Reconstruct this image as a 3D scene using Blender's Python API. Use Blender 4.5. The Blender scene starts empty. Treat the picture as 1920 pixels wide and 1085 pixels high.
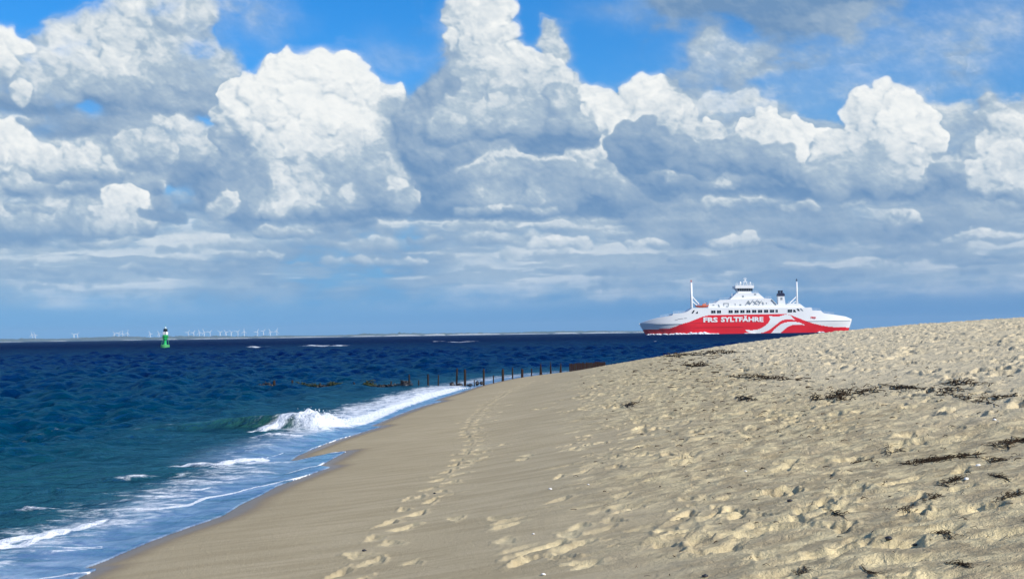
import bpy, bmesh, math, random
import numpy as np
from mathutils import Vector, Matrix

scene = bpy.context.scene
# ------------------------------------------------------------------ camera
F = 2637.0                     # focal length in pixels of the 1920 wide photograph
EYE = 1.6
ROLL = math.atan(0.0153)
PITCH = math.atan(83.6/F)
fwd = Vector((0, math.cos(PITCH), math.sin(PITCH)))
up0 = Vector((0, -math.sin(PITCH), math.cos(PITCH)))
xr = Vector((1, 0, 0))
cup = up0*math.cos(ROLL)+xr*math.sin(ROLL)
crt = xr*math.cos(ROLL)-up0*math.sin(ROLL)
cd = bpy.data.cameras.new('camera'); cam = bpy.data.objects.new('camera', cd)
scene.collection.objects.link(cam)
M = Matrix((crt, cup, -fwd)).transposed().to_4x4(); M.translation = Vector((0, 0, EYE))
cam.matrix_world = M
cd.sensor_width = 36; cd.lens = F/1920*36; cd.clip_start = 0.1; cd.clip_end = 60000
scene.camera = cam
# ------------------------------------------------------------------ sun, exposure
SUN_EL, SUN_AZ = math.radians(33.5), math.radians(131)   # azimuth clockwise from the view direction (+Y)
sv = Vector((math.sin(SUN_AZ)*math.cos(SUN_EL), math.cos(SUN_AZ)*math.cos(SUN_EL), math.sin(SUN_EL)))
sl = bpy.data.lights.new('sun', 'SUN'); sl.energy = 5.0; sl.angle = math.radians(.53); sl.color = (1, .945, .86)
so = bpy.data.objects.new('sun', sl); scene.collection.objects.link(so)
so.rotation_euler = sv.to_track_quat('Z', 'Y').to_euler()
scene.view_settings.view_transform = 'Standard'; scene.view_settings.look = 'None'
scene.view_settings.exposure = 0; scene.view_settings.gamma = 1; scene.view_settings.use_curve_mapping = False
scene.cycles.max_bounces = 6; scene.cycles.diffuse_bounces = 2; scene.cycles.volume_bounces = 0
scene.cycles.use_denoising = True
SKY_STRENGTH = 0.1
CLOUD_DARK, CLOUD_MID, CLOUD_LIT = (112, 148, 188), (180, 198, 213), (253, 254, 251)
HAZE_L, HAZE_R = (108, 170, 222), (88, 146, 202)
SKY_TINT, SKY_SAT = (.83, 1.13, 1.46), 1.19
SAND_DAMP1, SAND_DAMP2, SAND_DAMP3 = (188, 171, 136), (197, 180, 145), (171, 154, 120)
SAND_DRY, SAND_UPPER, SAND_LOW, SAND_WET = (242, 223, 174), (224, 208, 172), (172, 155, 122), (122, 102, 76)
SEA_NEAR, SEA_TEAL, SEA_MID, SEA_NAVY = (.001, .058, .070), (.0, .037, .070), (.0, .012, .066), (.0, .0035, .050)
SEA_SHALLOW, SEA_GREEN, SEA_SWASH, SEA_FILM = (.03, .11, .13), (.035, .13, .06), (.15, .215, .34), (.36, .44, .54)
SEA_ROUGH, SEA_SPEC = .12, .30
HAZE = 0.00006
CX0, CX1, CY0, CY1, RS = -math.pi*F/6, math.pi*F/6, -60.0, 960.0, 0.8   # azimuth and elevation bounds (in 1/F rad)
CW, CH = int((CX1-CX0)*RS), int((CY1-CY0)*RS)
rng = np.random.RandomState(11)

def up(a, h, w):
    gh, gw = a.shape
    y = np.linspace(0, gh-1.001, h); x = np.linspace(0, gw-1.001, w)
    y0 = y.astype(int); x0 = x.astype(int)
    fy = (y-y0); fx = (x-x0)
    fy = fy*fy*(3-2*fy); fx = fx*fx*(3-2*fx)
    fy = fy[:, None]; fx = fx[None]
    r0 = a[y0]; r1 = a[np.minimum(y0+1, gh-1)]
    x1 = np.minimum(x0+1, gw-1)
    return (r0[:, x0]*(1-fx)+r0[:, x1]*fx)*(1-fy)+(r1[:, x0]*(1-fx)+r1[:, x1]*fx)*fy

def fbm(h, w, sx, sy, octs, seed, gain=0.5):
    r = np.random.RandomState(seed); out = np.zeros((h, w)); amp = 1.0; tot = 0
    for o in range(octs):
        gh = max(2, int(h/sy)+2); gw = max(2, int(w/sx)+2)
        out += amp*up(r.rand(gh, gw), h, w); tot += amp
        amp *= gain; sx = max(1.5, sx/2.03); sy = max(1.5, sy/2.03)
    return out/tot

def blur(a, s, sy=None):
    sy = sy or s
    p = int(3*max(s, sy))+2
    q = np.pad(a, p, mode='edge')
    h, w = q.shape
    fy = np.fft.fftfreq(h)[:, None]; fx = np.fft.rfftfreq(w)[None]
    g = np.exp(-2*(math.pi**2)*((s*fx)**2+(sy*fy)**2))
    return np.fft.irfft2(np.fft.rfft2(q)*g, s=q.shape)[p:-p, p:-p]

def sst(a, b, x):
    t = np.clip((x-a)/(b-a), 0, 1); return t*t*(3-2*t)

def pix(u, v):   # photo direction -> azimuth/elevation steps
    c, s = math.cos(0.0153), math.sin(0.0153)
    x, y = (u-960), (542.5-v)
    x, y = x*c-y*s*0 - 0*s, y  # roll handled through the tilted horizon below
    a = math.atan(x/F)*F
    e = (626.1-0.0153*(u-960)) - v
    return a, e

def make_cloud_map():
    cov = np.zeros((CH, CW)); lit = np.full((CH, CW), 0.45)
    X = (np.arange(CW)/RS+CX0)[None]+np.zeros((CH, 1)); Y = (np.arange(CH)/RS+CY0)[:, None]+np.zeros((1, CW))
    n1 = fbm(CH, CW, 80, 70, 6, 1, .62)-.5; n2 = fbm(CH, CW, 80, 70, 6, 2, .62)-.5
    f1 = fbm(CH, CW, 13, 11, 3, 3, .6)-.5; f2 = fbm(CH, CW, 13, 11, 3, 4, .6)-.5
    t1 = fbm(CH, CW, 60, 42, 6, 8, .66)-.5
    nd = fbm(CH, CW, 110, 60, 7, 5, .55)
    nb = fbm(CH, CW, 240, 70, 6, 6, .55)
    ns = fbm(CH, CW, 160, 22, 6, 7, .55)
    L = np.array([0.38, 0.62, 0.68]); L = L/np.linalg.norm(L)

    def over(y0, y1, x0, x1, a, l):
        c = cov[y0:y1, x0:x1]; q = lit[y0:y1, x0:x1]
        o = a+c*(1-a)
        q[...] = np.where(o > 1e-4, (l*a+q*c*(1-a))/np.maximum(o, 1e-4), l)
        c[...] = o

    def cloud(lobes, base=None, soft=2.0, fray=.5, dens=1.0, warp=1.0, relief=1.0, kids=11, raw=False, bdark=.35, flat=1.0):
        L2 = []
        for (u, v, r, b) in lobes:
            a, e = (u, v) if raw else pix(u, v)
            L2.append((a, e, r, b))
        if base is not None and not raw: base = pix(L2 and lobes[0][0], base)[1]
        sph = []
        for (a, e, r, b) in L2:
            sph.append((a, e, 0.0, r, b))
            for k in range(kids):
                t = rng.uniform(-0.5, math.pi+.5); q = rng.uniform(.35, .97)
                rr = r*rng.uniform(.22, .46)
                ca, ce, cz = a+math.cos(t)*q*r, e+math.sin(t)*q*r*.95*flat, math.sqrt(max(0, 1-q*q))*r*.85
                sph.append((ca, ce, cz, rr, b+rng.uniform(-.06, .06)))
                if rr > 9:
                    for j in range(6):
                        t2 = rng.uniform(0, 2*math.pi); q2 = rng.uniform(.4, .98); r3 = rr*rng.uniform(.25, .48)
                        sph.append((ca+math.cos(t2)*q2*rr, ce+math.sin(t2)*q2*rr, cz+math.sqrt(max(0, 1-q2*q2))*rr*.8, r3, b+rng.uniform(-.08, .08)))
        m = 40
        xa = min(s[0]-s[3] for s in sph)-m; xb = max(s[0]+s[3] for s in sph)+m
        ya = min(s[1]-s[3] for s in sph)-m; yb = max(s[1]+s[3] for s in sph)+m
        x0 = max(0, int((xa-CX0)*RS)); x1 = min(CW, int((xb-CX0)*RS)); y0 = max(0, int((ya-CY0)*RS)); y1 = min(CH, int((yb-CY0)*RS))
        if x1-x0 < 8 or y1-y0 < 8: return
        sl = (slice(y0, y1), slice(x0, x1))
        XX = X[sl]+(n1[sl]*40+f1[sl]*9)*warp; YY = Y[sl]+(n2[sl]*34+f2[sl]*9)*warp
        LOW = -60.0
        H = np.full(XX.shape, LOW); B = np.full(XX.shape, 0.0); W = np.full(XX.shape, 1e-6)
        for (a, e, z, r, b) in sph:
            i0 = max(0, int((a-r-40-CX0)*RS)-x0); i1 = min(x1-x0, int((a+r+40-CX0)*RS)-x0+1)
            j0 = max(0, int((e-r-40-CY0)*RS)-y0); j1 = min(y1-y0, int((e+r+40-CY0)*RS)-y0+1)
            if i1 <= i0 or j1 <= j0: continue
            dx = XX[j0:j1, i0:i1]-a; dy = (YY[j0:j1, i0:i1]-e)/flat
            d2 = (dx*dx+dy*dy)/(r*r)
            h = np.where(d2 < 1, z+r*np.sqrt(np.maximum(0, 1-d2))*1.0, LOW)
            w = np.exp(-2.2*d2)*r
            B[j0:j1, i0:i1] += w*b; W[j0:j1, i0:i1] += w
            Hs = H[j0:j1, i0:i1]; np.maximum(Hs, h, out=Hs)
        B = B/W
        mask = (H > LOW+1).astype(float)
        Hm = np.where(mask > 0, H, 0)
        ms = blur(mask, soft*RS*1.6)
        al = sst(.5-.42*fray-.04, .5+.42*fray+.04, ms+(nd[sl]-.5)*fray*1.1+f1[sl]*.25*fray)
        al = np.maximum(al, .55*fray*sst(.12, .75, blur(mask, soft*5)+(nd[sl]-.5)*1.2))
        def nblur(s_, k_=.10):
            return blur(Hm, s_)/(blur(mask, s_)*(1-k_)+k_)
        Ha = nblur(1.4); Hb = nblur(6.0); Hc = nblur(20.0, .25)
        def lam(h, k):
            gy, gx = np.gradient(h*RS*k)
            return (-gx*L[0]-gy*L[1]+L[2])/np.sqrt(gx*gx+gy*gy+1)
        s = .22*lam(Ha, .55)+.34*lam(Hb, .8)+.44*lam(Hc, 1.2)
        ao = np.clip((Ha-Hb)/7.0, -1, .6)*.10+np.clip((Hb-Hc)/16, -1, 1)*.08
        l = B+relief*((s-.66)*.72+ao*.9+f2[sl]*.05)+t1[sl]*.38*relief
        if base is not None:
            bd = Y[sl]+n1[sl]*14
            al = al*sst(base-5, base+7, bd+f2[sl]*8)
            l = l-bdark*(1-sst(base, base+38, bd))
        over(y0, y1, x0, x1, np.clip(al*dens, 0, 1), np.clip(l, 0, 1.06))

    # -- broken grey sheet low over the sea, breaking up into streaks towards the horizon
    sheet = sst(.36, .56, nb+.16*sst(470, 300, Y)-.62*sst(350, 450, Y)+(nd-.5)*.3)
    hx, hy = pix(365, 372); sheet *= 1-.9*np.exp(-(((X-hx+n1*60)/70)**2+((Y-hy+n2*40)/34)**2))
    hx, hy = pix(290, 250); sheet *= 1-.5*np.exp(-(((X-hx+n1*60)/60)**2+((Y-hy+n2*40)/14)**2))
    over(0, CH, 0, CW, np.clip(.93*sheet*sst(20, 110, Y), 0, 1), np.clip(.40+.62*(nb-.5)*2+.30*(ns-.5)+(nd-.5)*.75, .04, .92))
    st = sst(.47, .66, ns+.05)*sst(40, 110, Y)*sst(330, 200, Y)
    over(0, CH, 0, CW, .65*st, np.clip(.72+.5*(ns-.5)+.3*(nd-.5), 0, 1))
    st2 = sst(.50, .62, fbm(CH, CW, 220, 16, 6, 21, .55)+.03)*sst(50, 120, Y)*sst(420, 220, Y)
    over(0, CH, 0, CW, .5*st2, np.clip(.16+.3*(nd-.5), 0, 1))
    # -- random little flat-based cumulus, smaller and flatter the lower they stand
    r2 = np.random.RandomState(77)
    rows = [(78, 6, 50, .5), (92, 8, 50, .55), (112, 12, 46, .62), (135, 16, 40, .66), (165, 21, 34, .64), (200, 26, 24, .58), (240, 32, 18, .52)]
    for (e, r, n, b) in rows:
        for k in range(n):
            a = r2.uniform(CX0, CX1); ee = e+r2.uniform(-9, 9); R = r*r2.uniform(.6, 1.3); bb = b+r2.uniform(-.2, .2)
            lob = [(a+j*R*r2.uniform(.6, 1.1), ee+r2.uniform(-.1, .4)*R, R*r2.uniform(.5, 1.0), bb+r2.uniform(-.05, .05)) for j in range(-2, 3)]
            cloud(lob, base=ee-.25*R, soft=2.6, fray=.9, dens=r2.uniform(.4, .9), warp=.45, relief=.7, kids=5, raw=True, bdark=.42, flat=.6)
    for k in range(95):
        e = r2.uniform(205, 400); a = r2.uniform(CX0, CX1); R = r2.uniform(14, 26)+(e-205)*.11; b = r2.choice([.12, .3, .42, .55, .7, .8])+r2.uniform(-.06, .06)
        if abs(a-pix(365, 372)[0]) < 75 and abs(e-pix(365, 372)[1]) < 50: continue
        n = r2.randint(2, 6)
        cloud([(a+(j-n/2)*R*.85, e+r2.uniform(-.3, .5)*R, R*r2.uniform(.6, 1.15), b) for j in range(n)], base=e-.35*R, soft=r2.uniform(2, 5), fray=r2.uniform(.6, 1), dens=r2.uniform(.6, .95), kids=8, raw=True, bdark=.32, flat=.75, warp=.8)
    # clouds beyond the sides of the picture and over it
    for k in range(16):
        a = r2.choice([-1, 1])*r2.uniform(1080, 1560); e = r2.uniform(220, 560); R = r2.uniform(40, 80); b = r2.uniform(.4, .75)
        cloud([(a+j*R*.8, e+r2.uniform(-.2, .6)*R, R*r2.uniform(.6, 1.1), b) for j in range(-2, 3)], base=e-.4*R, soft=2.5, fray=.7, raw=True)
    for k in range(9):
        a = r2.uniform(-1500, 1500); e = r2.uniform(720, 930); R = r2.uniform(45, 90); b = r2.uniform(.35, .7)
        cloud([(a+j*R*.9, e+r2.uniform(-.2, .4)*R, R*r2.uniform(.6, 1.1), b) for j in range(-2, 3)], base=e-.4*R, soft=3, fray=.9, raw=True)
    # thin veils
    def veil(u, v, ru, rv, d, b, seed=0, k=.5):
        a, e = pix(u, v)
        q = np.exp(-(((X-a+n1*120)/ru)**2+((Y-e+n2*60)/rv)**2))
        over(0, CH, 0, CW, np.clip(d*q*(1-k+2*k*nd), 0, 1), np.clip(b+(nd-.5)*.25, 0, 1))
    veil(460, 25, 60, 45, .62, .52); veil(490, 75, 40, 40, .35, .5); veil(725, 118, 80, 32, .30, .55)
    veil(1700, 110, 330, 60, .34, .50); veil(1480, 200, 330, 50, .28, .42); veil(1270, 20, 170, 30, .30, .45)
    veil(1890, 60, 120, 60, .3, .5)
    # -- mid layer behind the big ones
    cloud([(60, 360, 60, .62), (150, 350, 60, .55), (250, 350, 55, .5), (330, 330, 50, .5), (20, 310, 55, .72), (-60, 340, 70, .6)], base=388, soft=3, fray=.8, flat=.8)
    cloud([(60, 440, 50, .42), (-40, 430, 60, .42), (150, 430, 40, .45)], base=470, soft=4, fray=1., dens=.8)
    cloud([(215, 395, 34, .86), (245, 400, 30, .80), (200, 425, 30, .72), (270, 430, 32, .55), (235, 440, 30, .6)], base=455, soft=2.5, fray=.6, kids=9)
    cloud([(300, 415, 22, .02), (335, 418, 18, .02), (275, 412, 16, .04)], soft=2.5, fray=.8, relief=.3, flat=.55, dens=.85)
    cloud([(385, 330, 35, .12), (430, 380, 45, .16), (360, 345, 25, .12), (440, 330, 40, .22), (470, 400, 40, .2)], soft=4, fray=1, relief=.45, flat=.8)
    cloud([(830, 300, 70, .40), (900, 320, 60, .50), (980, 310, 60, .52), (1060, 330, 70, .45), (1130, 300, 50, .5), (830, 370, 60, .25), (930, 380, 60, .35), (1040, 380, 60, .36), (1150, 370, 60, .35)], base=415, soft=3.5, fray=.9)
    cloud([(890, 305, 26, .78), (950, 300, 24, .7), (1000, 295, 30, .78), (1040, 300, 22, .66)], soft=3, fray=1., flat=.6, dens=.8)
    cloud([(820, 360, 34, .02), (850, 352, 26, .06)], soft=4, fray=1., relief=.3, flat=.7, dens=.75)
    cloud([(1240, 330, 60, .36), (1340, 330, 65, .42), (1430, 330, 60, .35), (1520, 340, 60, .34), (1610, 350, 60, .36), (1700, 360, 55, .38), (1780, 350, 60, .34), (1850, 330, 60, .34)], base=392, soft=3.5, fray=.9, flat=.8)
    cloud([(1270, 338, 28, .68), (1310, 342, 30, .72), (1355, 345, 26, .64)], soft=3, fray=.8, flat=.55, dens=.9, base=362)
    cloud([(1280, 388, 26, .58), (1340, 386, 32, .64), (1400, 384, 30, .66), (1440, 386, 20, .58)], soft=3, fray=.8, flat=.4, dens=.8, base=402)
    cloud([(1240, 420, 60, .25), (1330, 425, 60, .22), (1440, 425, 60, .26), (1560, 430, 70, .22), (1800, 420, 80, .26), (1680, 430, 50, .24)], soft=5, fray=1, relief=.4, flat=.5, dens=.7)
    # low puffs
    for (u, v, r, b, n, fl) in [(1050, 458, 27, .78, 5, .6), (1205, 462, 21, .70, 4, .6), (1378, 462, 21, .68, 4, .6), (1695, 425, 26, .62, 2, .9), (1690, 410, 16, .66, 2, .8), (1850, 458, 26, .62, 6, .4),
                                (1500, 398, 22, .55, 4, .5), (540, 440, 28, .52, 4, .55), (470, 485, 22, .60, 6, .5), (730, 492, 24, .62, 7, .5), (900, 400, 22, .55, 5, .5), (1000, 400, 22, .5, 5, .5),
                                (240, 512, 14, .55, 4, .5), (380, 512, 12, .5, 5, .4), (70, 515, 15, .5, 7, .35), (800, 450, 20, .5, 4, .5), (180, 470, 16, .55, 4, .5), (560, 495, 14, .5, 5, .35),
                                (1040, 510, 12, .42, 6, .4), (1500, 470, 18, .42, 6, .4), (1840, 500, 14, .42, 6, .4), (60, 405, 22, .55, 5, .45), (960, 432, 14, .5, 4, .4), (1290, 490, 14, .42, 6, .4)]:
        cloud([(u+(j-(n-1)/2)*r*.78, v+rng.uniform(-.25, .15)*r, r*rng.uniform(.65, 1.05), b+rng.uniform(-.05, .05)) for j in range(n)], base=v+.42*r*fl+4, soft=2.2, fray=.7, kids=7, flat=fl, dens=.9, warp=.6, bdark=.25)
    # -- A: soft cloud, top left
    cloud([(380, 150, 62, .42), (350, 60, 55, .48), (300, 40, 60, .52), (240, 70, 58, .55), (330, 120, 70, .46), (300, 190, 60, .44), (160, 120, 70, .58), (90, 180, 80, .48), (230, 170, 72, .56), (10, 180, 60, .5), (350, 210, 45, .38), (-60, 170, 80, .5), (-130, 190, 80, .5)], base=238, soft=4.5, fray=.95, relief=.85, flat=.95, bdark=.4)
    cloud([(130, 120, 42, .76), (165, 150, 36, .72), (100, 150, 36, .72), (75, 190, 30, .6), (230, 90, 30, .66), (260, 50, 30, .62), (215, 150, 34, .64), (330, 50, 32, .56), (290, 120, 26, .56)], soft=4, fray=1, dens=.8)
    cloud([(35, 108, 24, .95), (62, 110, 14, .86), (5, 112, 22, .93), (0, 150, 30, .7), (-30, 110, 30, .9), (30, 200, 22, .62)], soft=2, fray=.6)
    cloud([(140, 262, 50, .14), (220, 258, 40, .16), (60, 260, 50, .22), (290, 255, 36, .22), (230, 228, 40, .1), (310, 232, 25, .14)], soft=5, fray=1, relief=.3, flat=.28, dens=.8)
    cloud([(15, 295, 34, .93), (45, 310, 28, .85), (-20, 290, 40, .9), (90, 330, 30, .7), (140, 335, 34, .66), (200, 340, 30, .62)], soft=3, fray=.8, base=362)
    cloud([(330, 260, 40, .62), (300, 300, 40, .55), (360, 290, 36, .55), (260, 300, 40, .5)], soft=4, fray=.9, dens=.9)
    # -- C: the big bright cumulus
    cloud([(700, 330, 75, .52), (640, 350, 65, .55), (560, 350, 62, .80), (720, 260, 68, .66), (620, 270, 85, .88), (520, 260, 85, .90), (470, 200, 58, .90), (450, 250, 50, .74), (540, 165, 60, .93), (605, 165, 54, .93), (660, 200, 58, .92), (720, 215, 50, .84), (760, 260, 40, .45),
           (560, 385, 50, .72), (520, 390, 40, .76), (650, 395, 50, .56), (720, 385, 50, .4), (440, 310, 40, .42)], base=416, soft=1.8, fray=.42, kids=13, bdark=.42)
    cloud([(540, 145, 30, .98), (575, 140, 26, .97), (610, 140, 27, .99), (500, 165, 26, .95), (470, 180, 26, .95), (640, 165, 26, .96), (680, 180, 26, .96), (715, 195, 22, .92), (560, 200, 34, .97), (600, 230, 40, .97), (560, 280, 36, .93), (610, 290, 28, .88), (500, 220, 30, .9), (525, 355, 22, .8), (540, 385, 22, .78), (660, 365, 16, .76), (745, 350, 20, .7)],
          soft=3, fray=.8, dens=.85)
    cloud([(742, 215, 24, .26), (765, 240, 26, .24), (770, 290, 26, .28), (640, 320, 34, .42), (700, 330, 30, .38), (480, 350, 30, .26), (460, 390, 28, .2)], soft=4, fray=1, dens=.7, relief=.6)
    cloud([(430, 385, 24, .55), (415, 400, 16, .5)], soft=2.5, fray=.7)
    # -- D: the tower
    cloud([(860, 200, 70, .32), (800, 230, 50, .34), (800, 290, 50, .32), (860, 260, 60, .40)], soft=4, fray=.8, relief=.7)
    cloud([(865, 165, 18, .08), (855, 178, 16, .1)], soft=3, fray=.9, relief=.3)
    cloud([(1040, 70, 22, .52), (1050, 105, 26, .55), (1035, 135, 26, .52), (1030, 48, 10, .6)], soft=3, fray=.8, relief=.7)
    cloud([(880, 30, 44, .80), (920, 25, 44, .80), (890, 80, 46, .78), (930, 90, 52, .76), (960, 140, 58, .70), (1010, 170, 55, .66), (1060, 190, 48, .68), (920, 150, 50, .66), (1090, 210, 48, .55), (900, -20, 45, .78), (940, 210, 60, .55), (1020, 240, 60, .46)], base=300, soft=2.4, fray=.55, bdark=.3)
    cloud([(880, 220, 48, .46), (940, 225, 50, .44), (1000, 240, 50, .36), (1070, 230, 52, .30), (1110, 245, 38, .28), (830, 240, 40, .42)], soft=4, fray=.8, relief=.75, base=285)
    # -- E
    cloud([(1240, 230, 50, .72), (1200, 195, 40, .88), (1240, 185, 32, .90), (1140, 205, 34, .90), (1115, 185, 20, .85), (1170, 230, 40, .86), (1280, 240, 42, .6), (1330, 270, 44, .6), (1180, 270, 40, .8), (1210, 165, 18, .88)], soft=1.8, fray=.5)
    cloud([(1185, 265, 34, .16), (1230, 285, 44, .12), (1280, 300, 36, .2), (1190, 300, 36, .15), (1330, 310, 36, .3), (1215, 240, 22, .2)], soft=2.5, fray=.7, relief=.6)
    # -- F
    cloud([(1440, 240, 30, .90), (1475, 262, 30, .90), (1510, 255, 26, .88), (1540, 262, 24, .86), (1410, 250, 20, .86), (1500, 290, 34, .84), (1450, 280, 34, .8), (1400, 290, 36, .6)], soft=1.6, fray=.5)
    cloud([(1400, 300, 40, .30), (1450, 305, 36, .26), (1350, 300, 36, .34), (1480, 325, 36, .3), (1540, 330, 40, .36)], soft=3, fray=.8, relief=.7, flat=.8)
    # -- G
    cloud([(1665, 185, 15, .93), (1640, 215, 34, .90), (1690, 215, 36, .90), (1610, 240, 28, .82), (1735, 255, 36, .84), (1680, 265, 56, .86), (1740, 300, 36, .72), (1620, 290, 44, .7), (1700, 330, 44, .7), (1560, 290, 36, .74), (1640, 340, 40, .55)], base=378, soft=2.4, fray=.55)
    cloud([(1640, 300, 24, .36), (1600, 310, 24, .42), (1660, 345, 34, .40), (1570, 345, 36, .38)], soft=3, fray=.9, relief=.6, dens=.8)
    # -- H
    cloud([(1900, 270, 40, .68), (1890, 320, 44, .80), (1860, 350, 36, .84), (1920, 360, 50, .76), (1980, 320, 60, .7), (1870, 240, 24, .5), (1850, 210, 14, .4)], base=392, soft=2.5, fray=.6)
    # -- J, I
    cloud([(1330, 100, 34, .52), (1365, 120, 36, .48), (1330, 140, 34, .42), (1300, 165, 30, .30), (1390, 140, 36, .40), (1270, 160, 20, .3), (1420, 120, 26, .4)], soft=5, fray=1., relief=.7, dens=.85)
    for _q in range(2): cloud([(1290, 5, 50, .16), (1340, 5, 50, .10), (1400, 8, 60, .04), (1440, 15, 60, .02), (1490, 18, 60, .0), (1540, 20, 60, .04), (1620, 10, 50, .08), (1700, -10, 50, .2), (1800, -15, 40, .2), (1900, -15, 40, .2), (1450, 50, 45, .12), (1500, 55, 45, .22), (1570, 55, 45, .30), (1620, 50, 30, .32)], soft=7, fray=.8, relief=.35, flat=.55, dens=.9)
    # tear the smooth forms: fractal displacement of the whole field, soft inner shading, grain of small billows
    w1 = fbm(CH, CW, 40, 30, 4, 41, .5)-.5; w2 = fbm(CH, CW, 40, 30, 4, 42, .5)-.5
    amp = 5+11*sst(60, 300, Y)
    jx = np.arange(CW)[None]+w1*amp*1.25; jy = np.arange(CH)[:, None]+w2*amp
    def samp(A):
        x = np.clip(jx, 0, CW-1.001); y = np.clip(jy, 0, CH-1.001); i = x.astype(int); j = y.astype(int); fx = x-i; fy = y-j
        return (A[j, i]*(1-fx)+A[j, i+1]*fx)*(1-fy)+(A[j+1, i]*(1-fx)+A[j+1, i+1]*fx)*fy
    lit = lit+.8*(lit-blur(lit, 6))*sst(.3, .7, lit); lit = .66*samp(lit)+.12*samp(blur(lit, 4))+.22*samp(blur(lit, 16)); cov = .6*samp(cov)+.4*samp(blur(cov, 3))
    rg = 1-np.abs(fbm(CH, CW, 44, 32, 4, 51, .5)*2-1)
    g = fbm(CH, CW, 26, 18, 4, 52, .5)-.5
    k = sst(60, 260, Y)
    lit = lit+(rg-.86)*.22*k*(.4+.6*sst(.2, .7, lit))+g*(.06+.05*k)
    gy, gx = np.gradient(fbm(CH, CW, 34, 26, 4, 53, .45)); lit = lit+np.clip(-(gx*.6+gy*.8)*1.6, -.1, .1)*k
    lit = lit+k*(.35*(lit-blur(lit, 2.2))+.5*(lit-blur(lit, 6)))*sst(.25, .6, lit+.1)
    edge = cov*(1-cov)*4*sst(.2, .55, cov)
    cov = np.clip(cov+(nd-.5)*edge*1.1+g*edge*.7, 0, 1)
    lit = np.clip(np.where(lit > .58, .60+.44*np.tanh((lit-.60)/.60), lit)+.05*sst(.25, .6, lit), 0, 1.02)
    return cov, lit, Y

# ------------------------------------------------------------------ sky: Nishita air with a field of cumulus in front
cov, lit, _ = make_cloud_map()
img = bpy.data.images.new('cumulus_field', CW, CH, float_buffer=True)
img.colorspace_settings.name = 'Non-Color'
buf = np.ones((CH, CW, 4), np.float32); buf[..., 0] = cov; buf[..., 1] = lit; buf[..., 2] = 0
img.pixels.foreach_set(buf.ravel()); img.update(); img.pack()
del buf

class NT:
    """small helper to write node trees"""
    def __init__(s, tree): s.t = tree
    def n(s, typ, **kw):
        nd = s.t.nodes.new(typ)
        for k, v in kw.items(): setattr(nd, k, v)
        return nd
    def put(s, sock, v):
        if isinstance(v, bpy.types.NodeSocket): s.t.links.new(v, sock)
        elif v is not None:
            if hasattr(sock.default_value, '__len__') and len(sock.default_value) == 4 and len(v) == 3: v = (*v, 1)
            sock.default_value = v
    def m(s, op, a, b=None, c=None, clamp=False):
        nd = s.n('ShaderNodeMath', operation=op, use_clamp=clamp)
        s.put(nd.inputs[0], a)
        if b is not None: s.put(nd.inputs[1], b)
        if c is not None: s.put(nd.inputs[2], c)
        return nd.outputs[0]
    def mr(s, v, a, b, c=0.0, d=1.0, smooth=True):
        nd = s.n('ShaderNodeMapRange', interpolation_type='SMOOTHSTEP' if smooth else 'LINEAR')
        for i, q in enumerate((v, a, b, c, d)): s.put(nd.inputs[i], q)
        return nd.outputs[0]
    def mix(s, f, a, b, blend='MIX'):
        nd = s.n('ShaderNodeMix', data_type='RGBA', blend_type=blend)
        s.put(nd.inputs[0], f); s.put(nd.inputs[6], a); s.put(nd.inputs[7], b)
        return nd.outputs[2]
    def noise(s, vec, scale, detail=4, rough=.5, dist=0.0):
        nd = s.n('ShaderNodeTexNoise')
        if vec is not None: s.put(nd.inputs['Vector'], vec)
        nd.inputs['Scale'].default_value = scale; nd.inputs['Detail'].default_value = detail
        nd.inputs['Roughness'].default_value = rough; nd.inputs['Distortion'].default_value = dist
        return nd.outputs[0]
    def scale(s, vec, sc):
        nd = s.n('ShaderNodeVectorMath', operation='MULTIPLY'); s.put(nd.inputs[0], vec); nd.inputs[1].default_value = sc
        return nd.outputs[0]
    def attr(s, name): return s.n('ShaderNodeAttribute', attribute_name=name).outputs['Fac']
    def ramp(s, f, stops):
        nd = s.n('ShaderNodeValToRGB'); e = nd.color_ramp.elements
        while len(e) < len(stops): e.new(.5)
        for k, (p, c) in enumerate(stops): e[k].position = p; e[k].color = (*c, 1)
        s.put(nd.inputs[0], f); return nd.outputs[0]

def lin(r, g, b): return tuple(((c/255+.055)/1.055)**2.4 if c > 10 else c/255/12.92 for c in (r, g, b))

world = bpy.data.worlds.new('World'); scene.world = world; world.use_nodes = True
wt = world.node_tree; wt.nodes.clear(); W = NT(wt)
sky = W.n('ShaderNodeTexSky', sky_type='NISHITA', sun_disc=False, sun_elevation=SUN_EL, sun_rotation=SUN_AZ)
sky.air_density = 1.0; sky.dust_density = 0.6; sky.ozone_density = 4.0
tc = W.n('ShaderNodeTexCoord').outputs['Generated']
sep = W.n('ShaderNodeSeparateXYZ'); W.put(sep.inputs[0], tc)
dx, dy, dz = sep.outputs
el = W.m('ARCSINE', dz); az = W.m('ARCTAN2', dx, dy)
U = W.m('PINGPONG', W.m('MULTIPLY_ADD', az, F/(CX1-CX0), .5), 1.0)
V = W.m('MULTIPLY_ADD', el, F/(CY1-CY0), -CY0/(CY1-CY0))
cmb = W.n('ShaderNodeCombineXYZ'); W.put(cmb.inputs[0], U); W.put(cmb.inputs[1], V)
tex = W.n('ShaderNodeTexImage', image=img, interpolation='Linear', extension='EXTEND'); W.put(tex.inputs[0], cmb.outputs[0])
sc = W.n('ShaderNodeSeparateColor'); W.put(sc.inputs[0], tex.outputs[0])
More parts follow.
